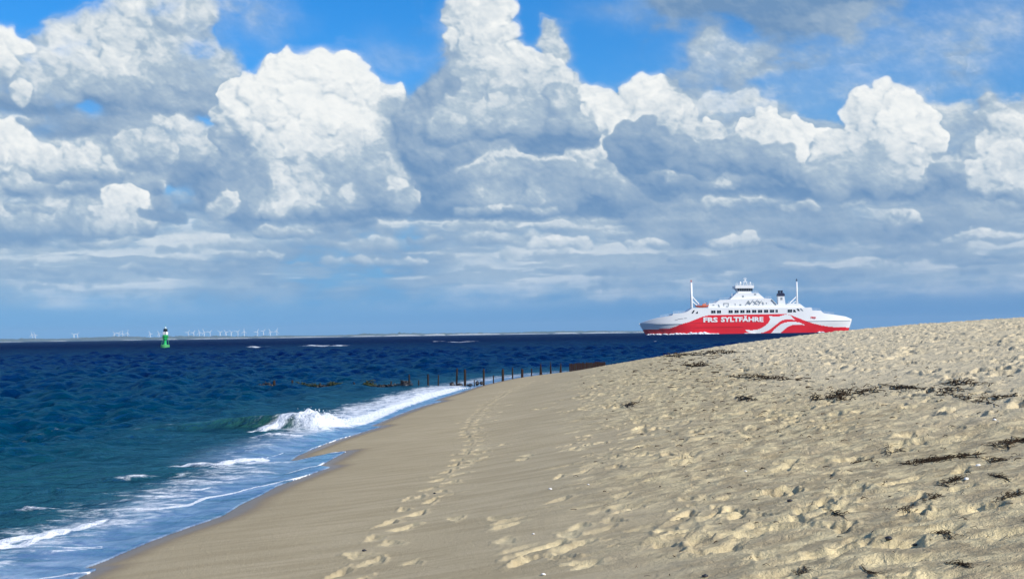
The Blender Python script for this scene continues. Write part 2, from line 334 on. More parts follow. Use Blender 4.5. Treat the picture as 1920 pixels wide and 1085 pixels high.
# overhead the field goes on as broken cumulus seen from below
zz = W.m('MAXIMUM', dz, .12)
c2 = W.n('ShaderNodeCombineXYZ'); W.put(c2.inputs[0], W.m('DIVIDE', dx, zz)); W.put(c2.inputs[1], W.m('DIVIDE', dy, zz))
nz = W.noise(c2.outputs[0], 1.1, 9, .58); nz2 = W.noise(c2.outputs[0], 2.3, 6, .6)
hi = W.mr(el, .27, .36)
covr = W.mix(hi, sc.outputs[0], W.mr(nz, .54, .66))
litr = W.mix(hi, sc.outputs[1], W.mr(nz2, .3, .7, .35, .95))
cg = W.ramp(litr, [(0, lin(*CLOUD_DARK)), (.5, lin(*CLOUD_MID)), (1, lin(*CLOUD_LIT))])
cg = W.mix(1.0, cg, (1/SKY_STRENGTH,)*3, 'MULTIPLY')
elf = W.m('MULTIPLY', el, F)
blue = W.mix(1.0, sky.outputs[0], SKY_TINT, 'MULTIPLY')
hs = W.n('ShaderNodeHueSaturation'); hs.inputs['Saturation'].default_value = SKY_SAT; W.put(hs.inputs['Color'], blue)
blue = hs.outputs[0]
# low haze dissolving the clouds towards the horizon
hzf = W.m('POWER', 2.718, W.m('DIVIDE', W.m('MULTIPLY', W.m('MAXIMUM', elf, 0.0), -1.0), 88.0))
side = W.mr(W.m('SINE', az), -.35, .3)
hzc = W.mix(side, tuple(c/SKY_STRENGTH for c in lin(*HAZE_L)), tuple(c/SKY_STRENGTH for c in lin(*HAZE_R)))
bl2 = W.mix(W.m('MULTIPLY', W.mr(elf, 0, 460, .0, 1.0, False), 1.0), hzc, blue)
skyc = W.mix(covr, bl2, cg)
skyc = W.mix(hzf, skyc, hzc)
bg = W.n('ShaderNodeBackground'); W.put(bg.inputs[0], skyc); bg.inputs[1].default_value = SKY_STRENGTH
wo = W.n('ShaderNodeOutputWorld'); wt.links.new(bg.outputs[0], wo.inputs[0])

# ------------------------------------------------------------------ helpers
col = scene.collection
def ray(u, v):
    return (fwd*F+crt*(u-960)+cup*(542.5-v))
def at(u, v, z=0.0):
    r = ray(u, v); t = (z-EYE)/r.z
    return Vector((r.x*t, r.y*t, z))
def tag(o, label=None, cat=None, group=None, kind=None):
    if label: o['label'] = label
    if cat: o['category'] = cat
    if group: o['group'] = group
    if kind: o['kind'] = kind
    return o
def link(name, me, mat=None, parent=None):
    o = bpy.data.objects.new(name, me); col.objects.link(o)
    if mat is not None:
        for mm in (mat if isinstance(mat, (list, tuple)) else [mat]): me.materials.append(mm)
    if parent is not None: o.parent = parent
    return o
def grid_mesh(name, P, smooth=True, wrap=False, attrs=None):
    """P: rows x cols x 3"""
    h, w = P.shape[:2]
    me = bpy.data.meshes.new(name)
    me.vertices.add(h*w); me.vertices.foreach_set('co', np.ascontiguousarray(P, dtype=np.float32).ravel())
    idx = np.arange(h*w).reshape(h, w)
    if wrap: idx = np.concatenate([idx, idx[:, :1]], 1)
    q = np.stack([idx[:-1, :-1], idx[:-1, 1:], idx[1:, 1:], idx[1:, :-1]], -1).reshape(-1, 4)
    n = len(q)
    me.loops.add(n*4); me.loops.foreach_set('vertex_index', q.ravel().astype(np.int32))
    me.polygons.add(n); me.polygons.foreach_set('loop_start', np.arange(0, n*4, 4, dtype=np.int32))
    me.polygons.foreach_set('use_smooth', np.full(n, smooth))
    for k, a in (attrs or {}).items():
        t = me.attributes.new(k, 'FLOAT', 'POINT'); t.data.foreach_set('value', np.ascontiguousarray(a, dtype=np.float32).ravel())
    me.update(calc_edges=True); me.validate()
    return me
def new_mat(name):
    m = bpy.data.materials.new(name); m.use_nodes = True; N = NT(m.node_tree)
    b = m.node_tree.nodes['Principled BSDF']
    return m, N, b
def simple(name, c, rough=.6, spec=.4, noise=0.0, nscale=2.0, metal=0.0, bump=0.0):
    m, N, b = new_mat(name)
    b.inputs['Roughness'].default_value = rough; b.inputs['Specular IOR Level'].default_value = spec; b.inputs['Metallic'].default_value = metal
    if noise:
        tcn = N.n('ShaderNodeTexCoord').outputs['Object']
        f = N.noise(tcn, nscale, 5, .6)
        N.put(b.inputs['Base Color'], N.mix(f, tuple(x*(1-noise) for x in c), tuple(min(1, x*(1+noise)) for x in c)))
        if bump:
            bp = N.n('ShaderNodeBump'); bp.inputs['Strength'].default_value = bump; bp.inputs['Distance'].default_value = .02
            N.put(bp.inputs['Height'], f); N.put(b.inputs['Normal'], bp.outputs[0])
    else: b.inputs['Base Color'].default_value = (*c, 1)
    return m
def smooth_line(pts, step, rounds=2):
    p = np.array(pts, float)
    for _ in range(rounds):
        q = [p[0]]
        for i in range(len(p)-1): q += [p[i]*.75+p[i+1]*.25, p[i]*.25+p[i+1]*.75]
        q.append(p[-1]); p = np.array(q)
    return p
def seg_dist(X, Y, line, val=None, sea_side=False):
    """signed distance to a polyline (positive right of its direction), optional value interpolated along it"""
    D = np.full(X.shape, 1e9); S = np.ones(X.shape); Vv = np.zeros(X.shape) if val is not None else None
    for i in range(len(line)-1):
        ax, ay = line[i]; bx, by = line[i+1]; ex, ey = bx-ax, by-ay; l2 = ex*ex+ey*ey
        if l2 < 1e-12: continue
        t = np.clip(((X-ax)*ex+(Y-ay)*ey)/l2, 0, 1)
        dx_, dy_ = X-ax-t*ex, Y-ay-t*ey; d = np.hypot(dx_, dy_)
        s = np.where(ex*dy_-ey*dx_ < 0, 1.0, -1.0)
        k = d < D-1e-9
        D = np.where(k, d, D); S = np.where(k, s, S)
        if val is not None: Vv = np.where(k, val[i]+(val[i+1]-val[i])*t, Vv)
    if sea_side:                    # sign from an even-odd test, safe at sharp tips of the line
        poly = [(-3e4, line[0][1]-1)]+list(line)+[(line[-1][0], 3e4), (-3e4, 3e4)]
        ins = np.zeros(X.shape, bool)
        for i in range(len(poly)):
            ax, ay = poly[i]; bx, by = poly[(i+1) % len(poly)]
            if ay == by: continue
            ins ^= ((Y < ay) != (Y < by)) & (X < (bx-ax)*(Y-ay)/(by-ay)+ax)
        S = np.where(ins, -1.0, 1.0)
    return (D*S, Vv) if val is not None else D*S
def bilin(A, x, y):
    h, w = A.shape
    x = np.clip(x, 0, w-1.001); y = np.clip(y, 0, h-1.001); i = x.astype(int); j = y.astype(int); fx = x-i; fy = y-j
    return (A[j, i]*(1-fx)+A[j, i+1]*fx)*(1-fy)+(A[j+1, i]*(1-fx)+A[j+1, i+1]*fx)*fy

# ------------------------------------------------------------------ the shore: waterline in plan, beach profile
def P2(*uv): return [tuple(at(u, v)[:2]) for u, v in uv]
shore_pts = [(-14, -160), (-7, -50), (-4.2, -12), (-3.6, 0), (-3.1, 5)]+P2((184, 1072), (330, 1000), (452, 946), (560, 893), (640, 850), (700, 806), (775, 768), (850, 739), (893, 725))+\
    [(-.35, 50), (1.3, 56), (4.2, 62), (8.6, 67.5), (14.5, 72), (22, 77), (34, 85), (60, 100), (120, 130), (260, 190)]
SHORE = smooth_line(shore_pts, 1, 2)
prof_s = np.array([-40, -12, -5, -2, 0, 2, 4, 5.6, 7.5, 9.4, 11.3, 14, 19.3, 24, 32, 60, 120, 400])
prof_z = np.array([-3.0, -1.5, -.62, -.25, 0, .20, .51, .77, 1.06, 1.29, 1.49, 1.70, 1.97, 2.12, 2.27, 2.6, 3.2, 4.5])
_s = np.arange(-40, 400, .05); _z = np.interp(_s, prof_s, prof_z); _k = np.ones(25)/25; _z = np.convolve(np.pad(_z, 12, mode='edge'), _k, 'valid')
def profile(s): return np.interp(s, _s, _z)

# height map of the trodden beach in front of the camera (footprints and pits), 2 cm cells
HX0, HX1, HY0, HY1, HC = -5.0, 24.0, 4.0, 76.0, 0.025
HW, HH = int((HX1-HX0)/HC), int((HY1-HY0)/HC)
def beach_relief():
    rr = np.random.RandomState(5)
    hm = np.zeros((HH, HW), np.float32); dry = np.zeros((HH, HW), np.float32)
    def stamp(x, y, a, L, Wd, dep, rim, dr, rag=0.0):
        R = max(L, Wd)*1.15
        i0 = int((x-R-HX0)/HC); i1 = int((x+R-HX0)/HC)+1; j0 = int((y-R-HY0)/HC); j1 = int((y+R-HY0)/HC)+1
        if i0 < 0 or j0 < 0 or i1 >= HW or j1 >= HH: return
        gx = (np.arange(i0, i1)*HC+HX0-x)[None]; gy = (np.arange(j0, j1)*HC+HY0-y)[:, None]
        c, s = math.cos(a), math.sin(a)
        p = (gx*c+gy*s)/L*2; q = (-gx*s+gy*c)/Wd*2
        ang = np.arctan2(q, p)
        r = np.hypot(p, q)*(1+rag*(np.sin(ang*3+x*9)*.5+np.sin(ang*5+y*7)*.35+np.sin(ang*9+y*3)*.2))
        pit = -dep/(1+np.exp((r-.85)*13.0))
        rm = rim*np.exp(-((r-1.18)/.24)**2)*(.55+.45*np.sin(ang+x*5))
        hm[j0:j1, i0:i1] += pit+rm
        d = dry[j0:j1, i0:i1]; np.maximum(d, dr*np.clip(1.75-r, 0, 1), out=d)
    # clustered footprints; denser and deeper higher up the beach
    n = 0
    cl = up(rr.rand(90, 40), HH//8, HW//8)
    XX = (np.arange(HW//8)*8*HC+HX0)[None]+np.zeros((HH//8, 1)); YY = (np.arange(HH//8)*8*HC+HY0)[:, None]+np.zeros((1, HW//8))
    S = seg_dist(XX, YY, SHORE)
    clump = up(rr.rand(34, 16), HH//8, HW//8)*.6+cl*.4
    low = sst(2.9, 4.3, S+(clump-.5)*2.2)
    dens = low*(.14+1.0*sst(.36, .62, clump))*13.0
    dens = np.maximum(dens, 8*sst(6.3, 7.8, S))
    dens *= sst(-.1, .1, S-.6)
    # quieter, smooth patch at the right in front of the wrack
    cx, cy = at(1560, 855, .62)[:2]; dens *= 1-.85*np.exp(-(((XX-cx)/1.1)**2+((YY-cy)/1.5)**2))
    tries = 130000
    xs = rr.uniform(HX0, HX1, tries); ys = HY0+(HY1-HY0)*rr.rand(tries)
    dd = bilin(dens, (xs-HX0)/HC/8, (ys-HY0)/HC/8); ss = bilin(S, (xs-HX0)/HC/8, (ys-HY0)/HC/8)
    per = tries/((HX1-HX0)*(HY1-HY0))
    keep = (rr.rand(tries) < dd/per) & (np.abs(xs) < .45*ys+2)
    for x, y, s in zip(xs[keep], ys[keep], ss[keep]):
        up_ = min(1, max(0, (s-5.8)/2))
        L = rr.uniform(.08, .27)*(1+.45*up_); w = L*rr.uniform(.4, .6)*(1+.4*up_)
        dep = L*rr.uniform(.10, .24)*(1+.5*up_)
        L *= rr.choice([.6, 1, 1, 1.3]); stamp(x, y, rr.normal(1.2, .8), L, w, dep, dep*rr.uniform(.4, .9), rr.choice([.3, .6, .95]), .3+.3*rr.rand()); n += 1
    # a few big dug heaps and heel scuffs in the near right corner
    for _ in range(34):
        u = rr.uniform(1380, 1940); v = rr.uniform(850, 1090)
        p = at(u, v, .66)
        stamp(p.x, p.y, rr.uniform(0, 3.1), rr.uniform(.2, .34), rr.uniform(.10, .17), rr.uniform(.018, .034), rr.uniform(.014, .028), 1.0, .5)
    # the single trail on the damp sand
    tr = [at(u, v, .13)[:2] for u, v in [(640, 1120), (700, 1055), (745, 1000), (790, 958), (832, 920), (858, 890), (885, 862), (893, 835), (880, 812), (895, 785), (915, 762), (955, 738), (1000, 716)]]
    tr = np.array(tr); seg = np.hypot(*(tr[1:]-tr[:-1]).T); cs = np.concatenate([[0], np.cumsum(seg)])
    k = 0; d = 0.
    while d < cs[-1]:
        x = np.interp(d, cs, tr[:, 0]); y = np.interp(d, cs, tr[:, 1]); x2 = np.interp(d+.2, cs, tr[:, 0]); y2 = np.interp(d+.2, cs, tr[:, 1])
        a = math.atan2(y2-y, x2-x+1e-6); o = .085*(1 if k % 2 else -1)
        stamp(x-math.sin(a)*o, y+math.cos(a)*o, a+rr.normal(0, .3), rr.uniform(.2, .33), rr.uniform(.09, .13), rr.uniform(.010, .028), rr.uniform(.006, .020), rr.uniform(.55, 1.0), .4)
        if rr.rand() < .45: stamp(x+rr.normal(0, .22), y+rr.normal(0, .3), a+rr.normal(0, .7), rr.uniform(.12, .28), .10, .014, .010, .6, .45)
        d += rr.uniform(.30, .46); k += 1
    # other faint steps on the smooth sand
    for _ in range(60):
        u = rr.uniform(930, 1350); v = rr.uniform(760, 1080); p = at(u, v, .25)
        stamp(p.x, p.y, rr.normal(1.2, .5), .28, .12, rr.uniform(.006, .018), .008, rr.uniform(.2, .7), .3)
    hm = np.where(hm > 0, .032*np.tanh(hm/.032), .052*np.tanh(hm/.052))
    return hm.astype(float), dry.astype(float), n
relief, dryness, n_steps = beach_relief()
g1 = fbm(HH//4, HW//4, 26, 26, 5, 31, .6)-.5; g2 = fbm(HH, HW, 14, 9, 3, 32, .6)-.5; g3 = fbm(HH//4, HW//4, 60, 30, 5, 35, .6)-.5
hm_n = fbm(HH, HW, 9, 5, 2, 33, .6)-.5

def ring(Rs, az_lo, az_hi, n_dense, n_rest):
    a = np.radians(np.linspace(az_lo, az_hi, n_dense)); rest = np.radians(np.linspace(az_hi, az_lo+360, n_rest+2)[1:-1])
    return np.concatenate([a, rest])
def geom(lo, hi, k):
    n = int(math.log(hi/lo)/k); return lo*np.exp(np.linspace(0, math.log(hi/lo), n, endpoint=False))

# ------------------------------------------------------------------ sand
Rs = np.concatenate([geom(.25, 4.6, .12), geom(4.6, 9, .0040), geom(9, 30, .0032), geom(30, 62, .0042), geom(62, 85, .02), geom(85, 420, .12), [420]])
az_ = ring(None, -21.5, 22.5, 900, 46)
A_, R_ = np.meshgrid(az_, Rs)
SX, SY = R_*np.sin(A_), R_*np.cos(A_)
def sand_height(X, Y, full=False):
    s = seg_dist(X, Y, SHORE); z = profile(s)
    gx, gy = (X-HX0)/HC, (Y-HY0)/HC
    inside = sst(0, 20, np.minimum(np.minimum(gx, HW-1-gx), np.minimum(gy, HH-1-gy)))
    h = bilin(relief, gx, gy); d = bilin(dryness, gx, gy); q1 = bilin(g1, gx/4, gy/4); q2 = bilin(g2, gx, gy); q3 = bilin(g3, gx/4, gy/4); q4 = bilin(hm_n, gx, gy)
    rough = sst(2.7, 4.5, s+q3*3)
    z = z+inside*(h*sst(.1, .6, s)+q1*(.018+.03*sst(5.5, 8, s))*sst(.0, 2.5, s)+q3*.05*sst(.3, 3, s)+q2*(.003+.018*rough+.012*sst(6, 8, s))+q4*rough*(.030+.14*np.clip(q1+.12, 0, .3)))
    return (z, s, d*inside, q1, q2, q3) if full else z
SZ, Ss, Sd, Sq1, Sq2, Sq3 = sand_height(SX, SY, True)
wet_line = [tuple(at(u, v, z)[:2]) for u, v, z in [(100, 1110, .0), (136, 1085, 0), (170, 1070, 0), (184, 1064, 0), (160, 1058, 0), (197, 1046, 0), (236, 1030, 0), (282, 1011, 0), (350, 989, 0), (416, 969, 0), (452, 945, 0), (490, 927, 0), (520, 910, 0), (575, 893, 0), (621, 879, 0), (600, 873, 0), (620, 862, 0), (651, 846, 0), (600, 849, 0), (540, 856, 0), (560, 842, 0), (610, 824, 0), (690, 805, 0), (715, 799, 0), (694, 795, 0), (712, 790, 0), (746, 776, 0), (775, 766, 0), (800, 759, 0), (829, 754, 0), (815, 750, 0), (830, 744, 0), (858, 737, 0), (882, 729, 0), (900, 723, 0)]]
WET = [(-14, -160), (-7, -50), (-4.3, -12), (-3.75, 0), (-3.3, 5)]+wet_line+[(0.0, 50), (1.6, 56), (4.5, 61.5), (8.6, 67), (14.5, 71.5), (22, 76.5), (34, 84.5), (60, 99.5), (120, 129), (260, 189)]
Sw = seg_dist(SX, SY, WET, sea_side=True)
wet = 1-sst(.02, .42, Sw+Sq1*.2)
damp_dark = 1-sst(.1, 2.2, Sw+Sq3*1.2)
dry_up = sst(5.2, 7.6, Ss+Sq3*2.2+Sq1*1.0)
me = grid_mesh('sand_beach', np.stack([SX, SY, SZ], -1), wrap=True,
               attrs={'rough': sst(2.7, 4.5, Ss+Sq3*3), 'wet': wet, 'damp': damp_dark, 'dry': np.clip(Sd*sst(1.0, 2.6, Ss), 0, 1)*(.75+.25*sst(2.6, 4, Ss)), 'upper': dry_up})
m_sand, N, b = new_mat('sand')
oc = N.n('ShaderNodeTexCoord').outputs['Object']
a_w, a_d, a_dry, a_up = N.attr('wet'), N.attr('damp'), N.attr('dry'), N.attr('upper')
nA = N.noise(oc, .9, 6, .6); nB = N.noise(oc, 9, 5, .65); nC = N.noise(oc, 140, 3, .7); nD = N.noise(N.scale(oc, (.8, 3.4, 1)), 1.6, 5, .6)
c = N.mix(N.mr(nA, .3, .7), lin(*SAND_DAMP1), lin(*SAND_DAMP2))
c = N.mix(N.m('MULTIPLY', N.mr(nD, .42, .64), .65), c, lin(*SAND_DAMP3))
dryf = N.m('MULTIPLY', N.m('MAXIMUM', a_dry, N.m('MULTIPLY', N.attr('rough'), N.mr(N.noise(oc, 5, 5, .65), .44, .58, 0, .85))), N.mr(nB, .18, .62), clamp=True)
c = N.mix(dryf, c, lin(*SAND_DRY))
c = N.mix(a_up, c, lin(*SAND_UPPER))
c = N.mix(N.m('MULTIPLY', N.mr(nC, .35, .8), .35), c, N.mix(1.0, c, (.62, .60, .58), 'MULTIPLY'))
c = N.mix(N.m('MULTIPLY', a_d, .55), c, lin(*SAND_LOW))
c = N.mix(a_w, c, lin(*SAND_WET))
N.put(b.inputs['Base Color'], c)
N.put(b.inputs['Roughness'], N.mr(a_w, 0, 1, .92, .32)); N.put(b.inputs['Specular IOR Level'], N.mr(a_w, 0, 1, .12, .22))
bp = N.n('ShaderNodeBump'); bp.inputs['Distance'].default_value = .018
a_r2 = N.attr('rough'); N.put(bp.inputs['Strength'], N.mr(a_w, 0, 1, .8, .03)); hb = N.m('MULTIPLY_ADD', N.noise(oc, 26, 4, .7), .6, N.m('MULTIPLY', nC, .35)); N.put(bp.inputs['Height'], N.m('MULTIPLY_ADD', N.m('MULTIPLY', N.noise(oc, 10, 6, .72, .6), a_r2), 4.2, hb))
N.put(b.inputs['Normal'], bp.outputs[0])
sand = link('sand_beach', me, m_sand); sand['kind'] = 'structure'

# ------------------------------------------------------------------ sea
Rw = np.concatenate([geom(.6, 7.5, .25), geom(7.5, 46, .0040), geom(46, 150, .0036), geom(150, 500, .0048), geom(500, 1200, .012), geom(1200, 13500, .25), [13500]])
az_w = ring(None, -22.0, 15.0, 640, 50)
A2, R2 = np.meshgrid(az_w, Rw)
WX, WY = R2*np.sin(A2), R2*np.cos(A2)
Wh, Wss, _, Wq1, Wq2, Wq3 = sand_height(WX, WY, True)
Wd = seg_dist(WX, WY, WET, sea_side=True)             # negative on the sea side
step = np.maximum(np.gradient(Rw)[:, None]+0*R2, R2*.00104)
rw = np.random.RandomState(9)
waves = np.zeros_like(WX)
off = -np.minimum(Wss, 0)              # metres out from the waterline
depthk = sst(.8, 7, off)
farv = sst(30, 160, R2)
for i in range(84):
    lam = 0.32*(13/.32)**(rw.rand()**1.15); th = rw.normal(-0.35, .75)           # short-crested chop
    kx, ky = math.cos(th)*2*math.pi/lam, -math.sin(th)*2*math.pi/lam*1.0
    amp = .0125*lam if lam < 2.2 else .0125*2.2*(2.2/lam)**.45
    att = sst(1.8, 3.8, lam/step)*depthk*(.72+.5*farv)
    ph = rw.rand()*6.28
    s_ = np.sin(kx*WX+ky*WY+ph+.6*Wq3)
    waves += amp*att*(s_+.28*np.cos(2*(kx*WX+ky*WY+ph)))
waves += sst(.1, 1.2, off)*(Wq2*.035+Wq1*.03)*sst(60, 30, R2)

# the wave breaking on the shore: a crest line in plan with its height along it
crest = [tuple(at(u, v)[:2]) for u, v in [(180, 812), (330, 803), (430, 800), (500, 800), (560, 802), (600, 803), (640, 800), (680, 788), (720, 772), (760, 757), (800, 744), (840, 734), (870, 727)]]
c_h = [.0, .05, .12, .20, .28, .26, .12, .05, .04, .04, .06, .06, .01]
c_f = [0, 0, .0, .0, .25, 1, 1, 1, 1, 1, 1, .9, .3]       # how much of it has turned to foam
cd_, ch_ = seg_dist(WX, WY, crest, c_h); _, cf_ = seg_dist(WX, WY, crest, c_f)
front = np.where(cd_ > 0, np.exp(-(cd_/.22)**2), np.exp(-(cd_/.95)**2))
lump = .95+1.1*Wq2+.9*Wq1
ridge = ch_*front*np.where(cf_ > .3, np.clip(lump, .3, 1.5), 1)
# second gentle swell outside and little rollers in the swash
def line_band(pts, w0, w1, hs, prof=None):
    ln = [(at(u, v, .02)[0], at(u, v, .02)[1]*.4) for u, v in pts]
    d, q = seg_dist(WX, WY*.4, ln, hs)
    return q*np.where(d > 0, sst(w1, 0, d), sst(w0, 0, -d))
foam = np.zeros_like(WX)
FL = [([(0, 1079), (37, 1076), (109, 1072), (184, 1064)], .02, .02, [.5, .8, .8, 1]),
      ([(60, 1095), (136, 1085), (184, 1065)], .02, .02, [.3, .7, .9]),
      ([(-60, 1030), (0, 1021), (39, 1018), (72, 1005), (109, 997), (151, 984), (190, 972)], .11, .045, [1, 1, 1, 1, .95, .8, .5]),
      ([(0, 1012), (60, 1000), (110, 990)], .12, .05, [.7, .7, .5]),
      ([(100, 1026), (180, 1016), (236, 1015)], .02, .02, [.35, .5, .4]), ([(120, 1020), (190, 1013), (196, 1020)], .02, .02, [.4, .5, .4]),
      ([(258, 951), (306, 948), (354, 941), (385, 928), (425, 920), (475, 910), (550, 896), (620, 880)], .045, .03, [.5, .8, .95, .95, .9, .9, .95, 1]),
      ([(360, 915), (375, 914), (390, 911)], .04, .03, [.6, .9, .5]),
      ([(537, 884), (565, 878), (595, 872), (607, 865)], .04, .025, [.5, .85, .9, .9]),
      ([(540, 856), (575, 852), (612, 847), (650, 845)], .04, .025, [.4, .6, .8, 1]),
      ([(420, 868), (460, 860), (495, 853)], .22, .10, [.6, .85, .95]), ([(320, 872), (350, 869), (390, 868)], .14, .07, [.3, .55, .3]),
      ([(205, 897), (240, 895), (282, 892)], .14, .08, [.25, .5, .25]), ([(60, 918), (100, 916), (130, 915)], .10, .05, [.2, .42, .2]),
      ([(430, 866), (496, 849), (530, 838), (582, 830), (634, 815), (708, 801)], .035, .012, [.5, .7, .6, .7, .72, .62]),
      ([(640, 795), (690, 783), (740, 767)], .03, .02, [.6, .4, .2]),
      ([(475, 806), (500, 803), (540, 800)], .22, .1, [.5, .7, .4]), ([(470, 818), (530, 812), (560, 815)], .1, .06, [.3, .5, .3]),
      ([(0, 958), (60, 950), (110, 948)], .05, .04, [.2, .4, .2])]
for pts, w0, w1, hs in FL:
    foam = np.maximum(foam, line_band(pts, w0, w1, hs))
roller = cf_*np.where(cd_ > 0, sst(.30, .02, cd_), sst(.16+1.3*ch_, .03, -cd_))*(.75+.9*Wq1+1.5*Wq2)*sst(0, .05, ch_)
foam = np.maximum(foam, roller)
lace = np.clip(sst(2.6, .9, off)*sst(.15, .8, -Wd)*.47+.22*np.exp(-((cd_+.6)/1.6)**2)*sst(700, 100, np.hypot(WX*0, WY*0)+0)*sst(70, 40, R2)*(off < 6), 0, .6)
lace *= sst(80, 50, R2)
swash = sst(-1.75, -.35, Wd)*sst(70, 45, R2)
# far white horses
for (u, v, w) in [(612, 649, 1.6), (628, 650, .7), (487, 651.5, .8), (822, 640, .5), (866, 641.5, 1.0), (1235, 640, .4), (700, 676, .22)]:
    p = at(u, v); ws = w*p.y/230.; foam = np.maximum(foam, .95*np.exp(-(((WX-p.x)/(ws*2.6))**2+((WY-p.y)/(ws*4.0))**2))*(R2 > 55))
flowz = Wh+.010+.012*sst(0, .25, -Wd)+.012*foam*sst(0, .06, -Wd)*(1+Wq2*2)
level = waves+ridge+.09*foam*(R2 > 55)*sst(1, 3, off)+.05*foam*sst(.3, 2, off)*(1+Wq2*5)
level = np.minimum(level, Wh+.010+np.maximum(level-Wh-.010, 0)*sst(0, .7, -Wd)+9*(R2 > 60))
SEA = np.where(Wd < 0, np.maximum(level, flowz*sst(-1.9, -.4, Wss)+level*(1-sst(-1.9, -.4, Wss))), np.minimum(Wh, 0)-.06-.1*np.clip(Wd, 0, 6))
SEA = np.where((Wd < 0) & (Wh > level-.01), np.maximum(Wh+.010+.008*foam*sst(0, .06, -Wd), SEA), SEA)
SEA = np.where(Wd > 0, np.minimum(SEA, Wh-.05), SEA)
green = np.clip(ch_/.34, 0, 1)*np.exp(-((cd_+.1)/.8)**2)*(1-.6*cf_)
me = grid_mesh('sea', np.stack([WX, WY, SEA], -1), wrap=True,
               attrs={'foam': foam, 'lace': lace, 'swash': swash, 'off': off, 'dist': R2, 'green': green})
m_sea, N, b = new_mat('sea_water')
oc = N.n('ShaderNodeTexCoord').outputs['Object']
a_f, a_l, a_s, a_o, a_r, a_g = (N.attr(k) for k in ('foam', 'lace', 'swash', 'off', 'dist', 'green'))
big = N.noise(N.scale(oc, (.5, .25, 1)), .09, 5, .6); mid_ = N.noise(N.scale(oc, (1, .7, 1)), .7, 5, .6)
lg = N.m('LOGARITHM', N.m('MAXIMUM', a_r, 1.0), 10.0)
stk = N.noise(N.scale(oc, (.22, .016, 1)), 1.0, 5, .65, .3); stn = N.noise(N.scale(oc, (.9, .16, 1)), 1.0, 5, .65)
lgn = N.m('ADD', N.m('ADD', lg, N.m('MULTIPLY_ADD', big, .5, -.25)), N.m('ADD', N.m('MULTIPLY', N.m('MULTIPLY_ADD', stk, 1, -.5), N.mr(a_r, 80, 260, .3, 2.6)), N.m('MULTIPLY', N.m('MULTIPLY_ADD', stn, 1, -.5), N.mr(a_r, 20, 80, .7, 1.2))))  # light and dark of wave streaks put into the water colour
c = N.ramp(N.mr(lgn, 1.0, 2.7, 0, 1, False), [(0, SEA_NEAR), (.28, SEA_TEAL), (.55, SEA_MID), (.80, SEA_NAVY)])
c = N.mix(N.m('MULTIPLY', N.mr(a_o, 6, .6, 0, .75), N.mr(mid_, .3, .7, .5, 1)), c, SEA_SHALLOW)
c = N.mix(N.m('MULTIPLY', a_g, .9), c, SEA_GREEN)
swn = N.mr(N.noise(N.scale(oc, (1.3, 1.0, 1)), 1.7, 6, .6, 1.2), .35, .7)
rip = N.noise(N.scale(oc, (2.0, 3.4, 1)), 1.0, 6, .65, .3)
c = N.mix(N.m('MULTIPLY', N.mr(rip, .62, .38), .5), c, N.mix(1.0, c, (.5, .42, .62), 'MULTIPLY'))  # ripple contrast painted as darker colour, adding to what reflections give
c = N.mix(N.m('MULTIPLY', N.m('MULTIPLY', a_s, N.mr(N.noise(N.scale(oc, (1, 2.2, 1)), 1.3, 6, .65, .5), .28, .52, .35, 1)), .88), c, N.mix(swn, SEA_SWASH, SEA_FILM))  # milky swash film, with the sky's reflection painted into its pale blue
fn = N.noise(N.scale(oc, (1.0, 1.25, 1)), 2.3, 7, .66, .9); fn2 = N.noise(oc, 9, 5, .7)
fsum = N.m('ADD', N.m('ADD', a_f, a_l), N.m('MULTIPLY_ADD', fn, 1.3, -.65))
fsum = N.m('ADD', fsum, N.m('MULTIPLY_ADD', fn2, .5, -.25))
ff = N.m('MULTIPLY', N.mr(fsum, .32, .72), N.mr(N.m('ADD', a_f, a_l), .08, .3), clamp=True)
c = N.mix(ff, c, (.80, .83, .86))
N.put(b.inputs['Base Color'], c)
b.inputs['Roughness'].default_value = .9; b.inputs['Specular IOR Level'].default_value = 0
h = N.m('ADD', N.m('MULTIPLY', N.noise(N.scale(oc, (1, .6, 1)), 2.2, 6, .62, .3), 1.0), N.m('MULTIPLY', N.noise(oc, .5, 4, .6), 1.8))
bp = N.n('ShaderNodeBump'); N.put(bp.inputs['Strength'], N.m('MULTIPLY', N.mr(a_s, 0, 1, .9, .30), N.mr(a_r, 20, 300, .7, 1.0))); bp.inputs['Distance'].default_value = .34
N.put(bp.inputs['Height'], h)
bp2 = N.n('ShaderNodeBump'); bp2.inputs['Distance'].default_value = .05; N.put(bp2.inputs['Strength'], N.m('MULTIPLY', ff, .9)); N.put(bp2.inputs['Height'], fn2); N.put(bp2.inputs['Normal'], bp.outputs[0])
N.put(b.inputs['Normal'], bp2.outputs[0])
# a wind-roughened sea never mirrors fully at grazing angles: Fresnel softened by the spread of wave slopes
gl = N.n('ShaderNodeBsdfGlossy'); N.put(gl.inputs['Roughness'], SEA_ROUGH); N.put(gl.inputs['Normal'], bp.outputs[0]); gl.inputs['Color'].default_value = (.22, .72, 1, 1)
fr = N.n('ShaderNodeFresnel'); fr.inputs['IOR'].default_value = 1.33; N.put(fr.inputs['Normal'], bp.outputs[0])
mx = N.n('ShaderNodeMixShader')
N.put(mx.inputs[0], N.m('MULTIPLY', N.m('MULTIPLY', N.m('MAXIMUM', N.m('MULTIPLY', N.mr(fr.outputs[0], .03, .62, 0, 1), SEA_SPEC), N.m('MULTIPLY', N.m('MINIMUM', fr.outputs[0], .36), a_s)), N.mr(ff, 0, 1, 1, .08)), N.mr(a_r, 60, 400, 1, .3)))
m_sea.node_tree.links.new(b.outputs[0], mx.inputs[1]); m_sea.node_tree.links.new(gl.outputs[0], mx.inputs[2])
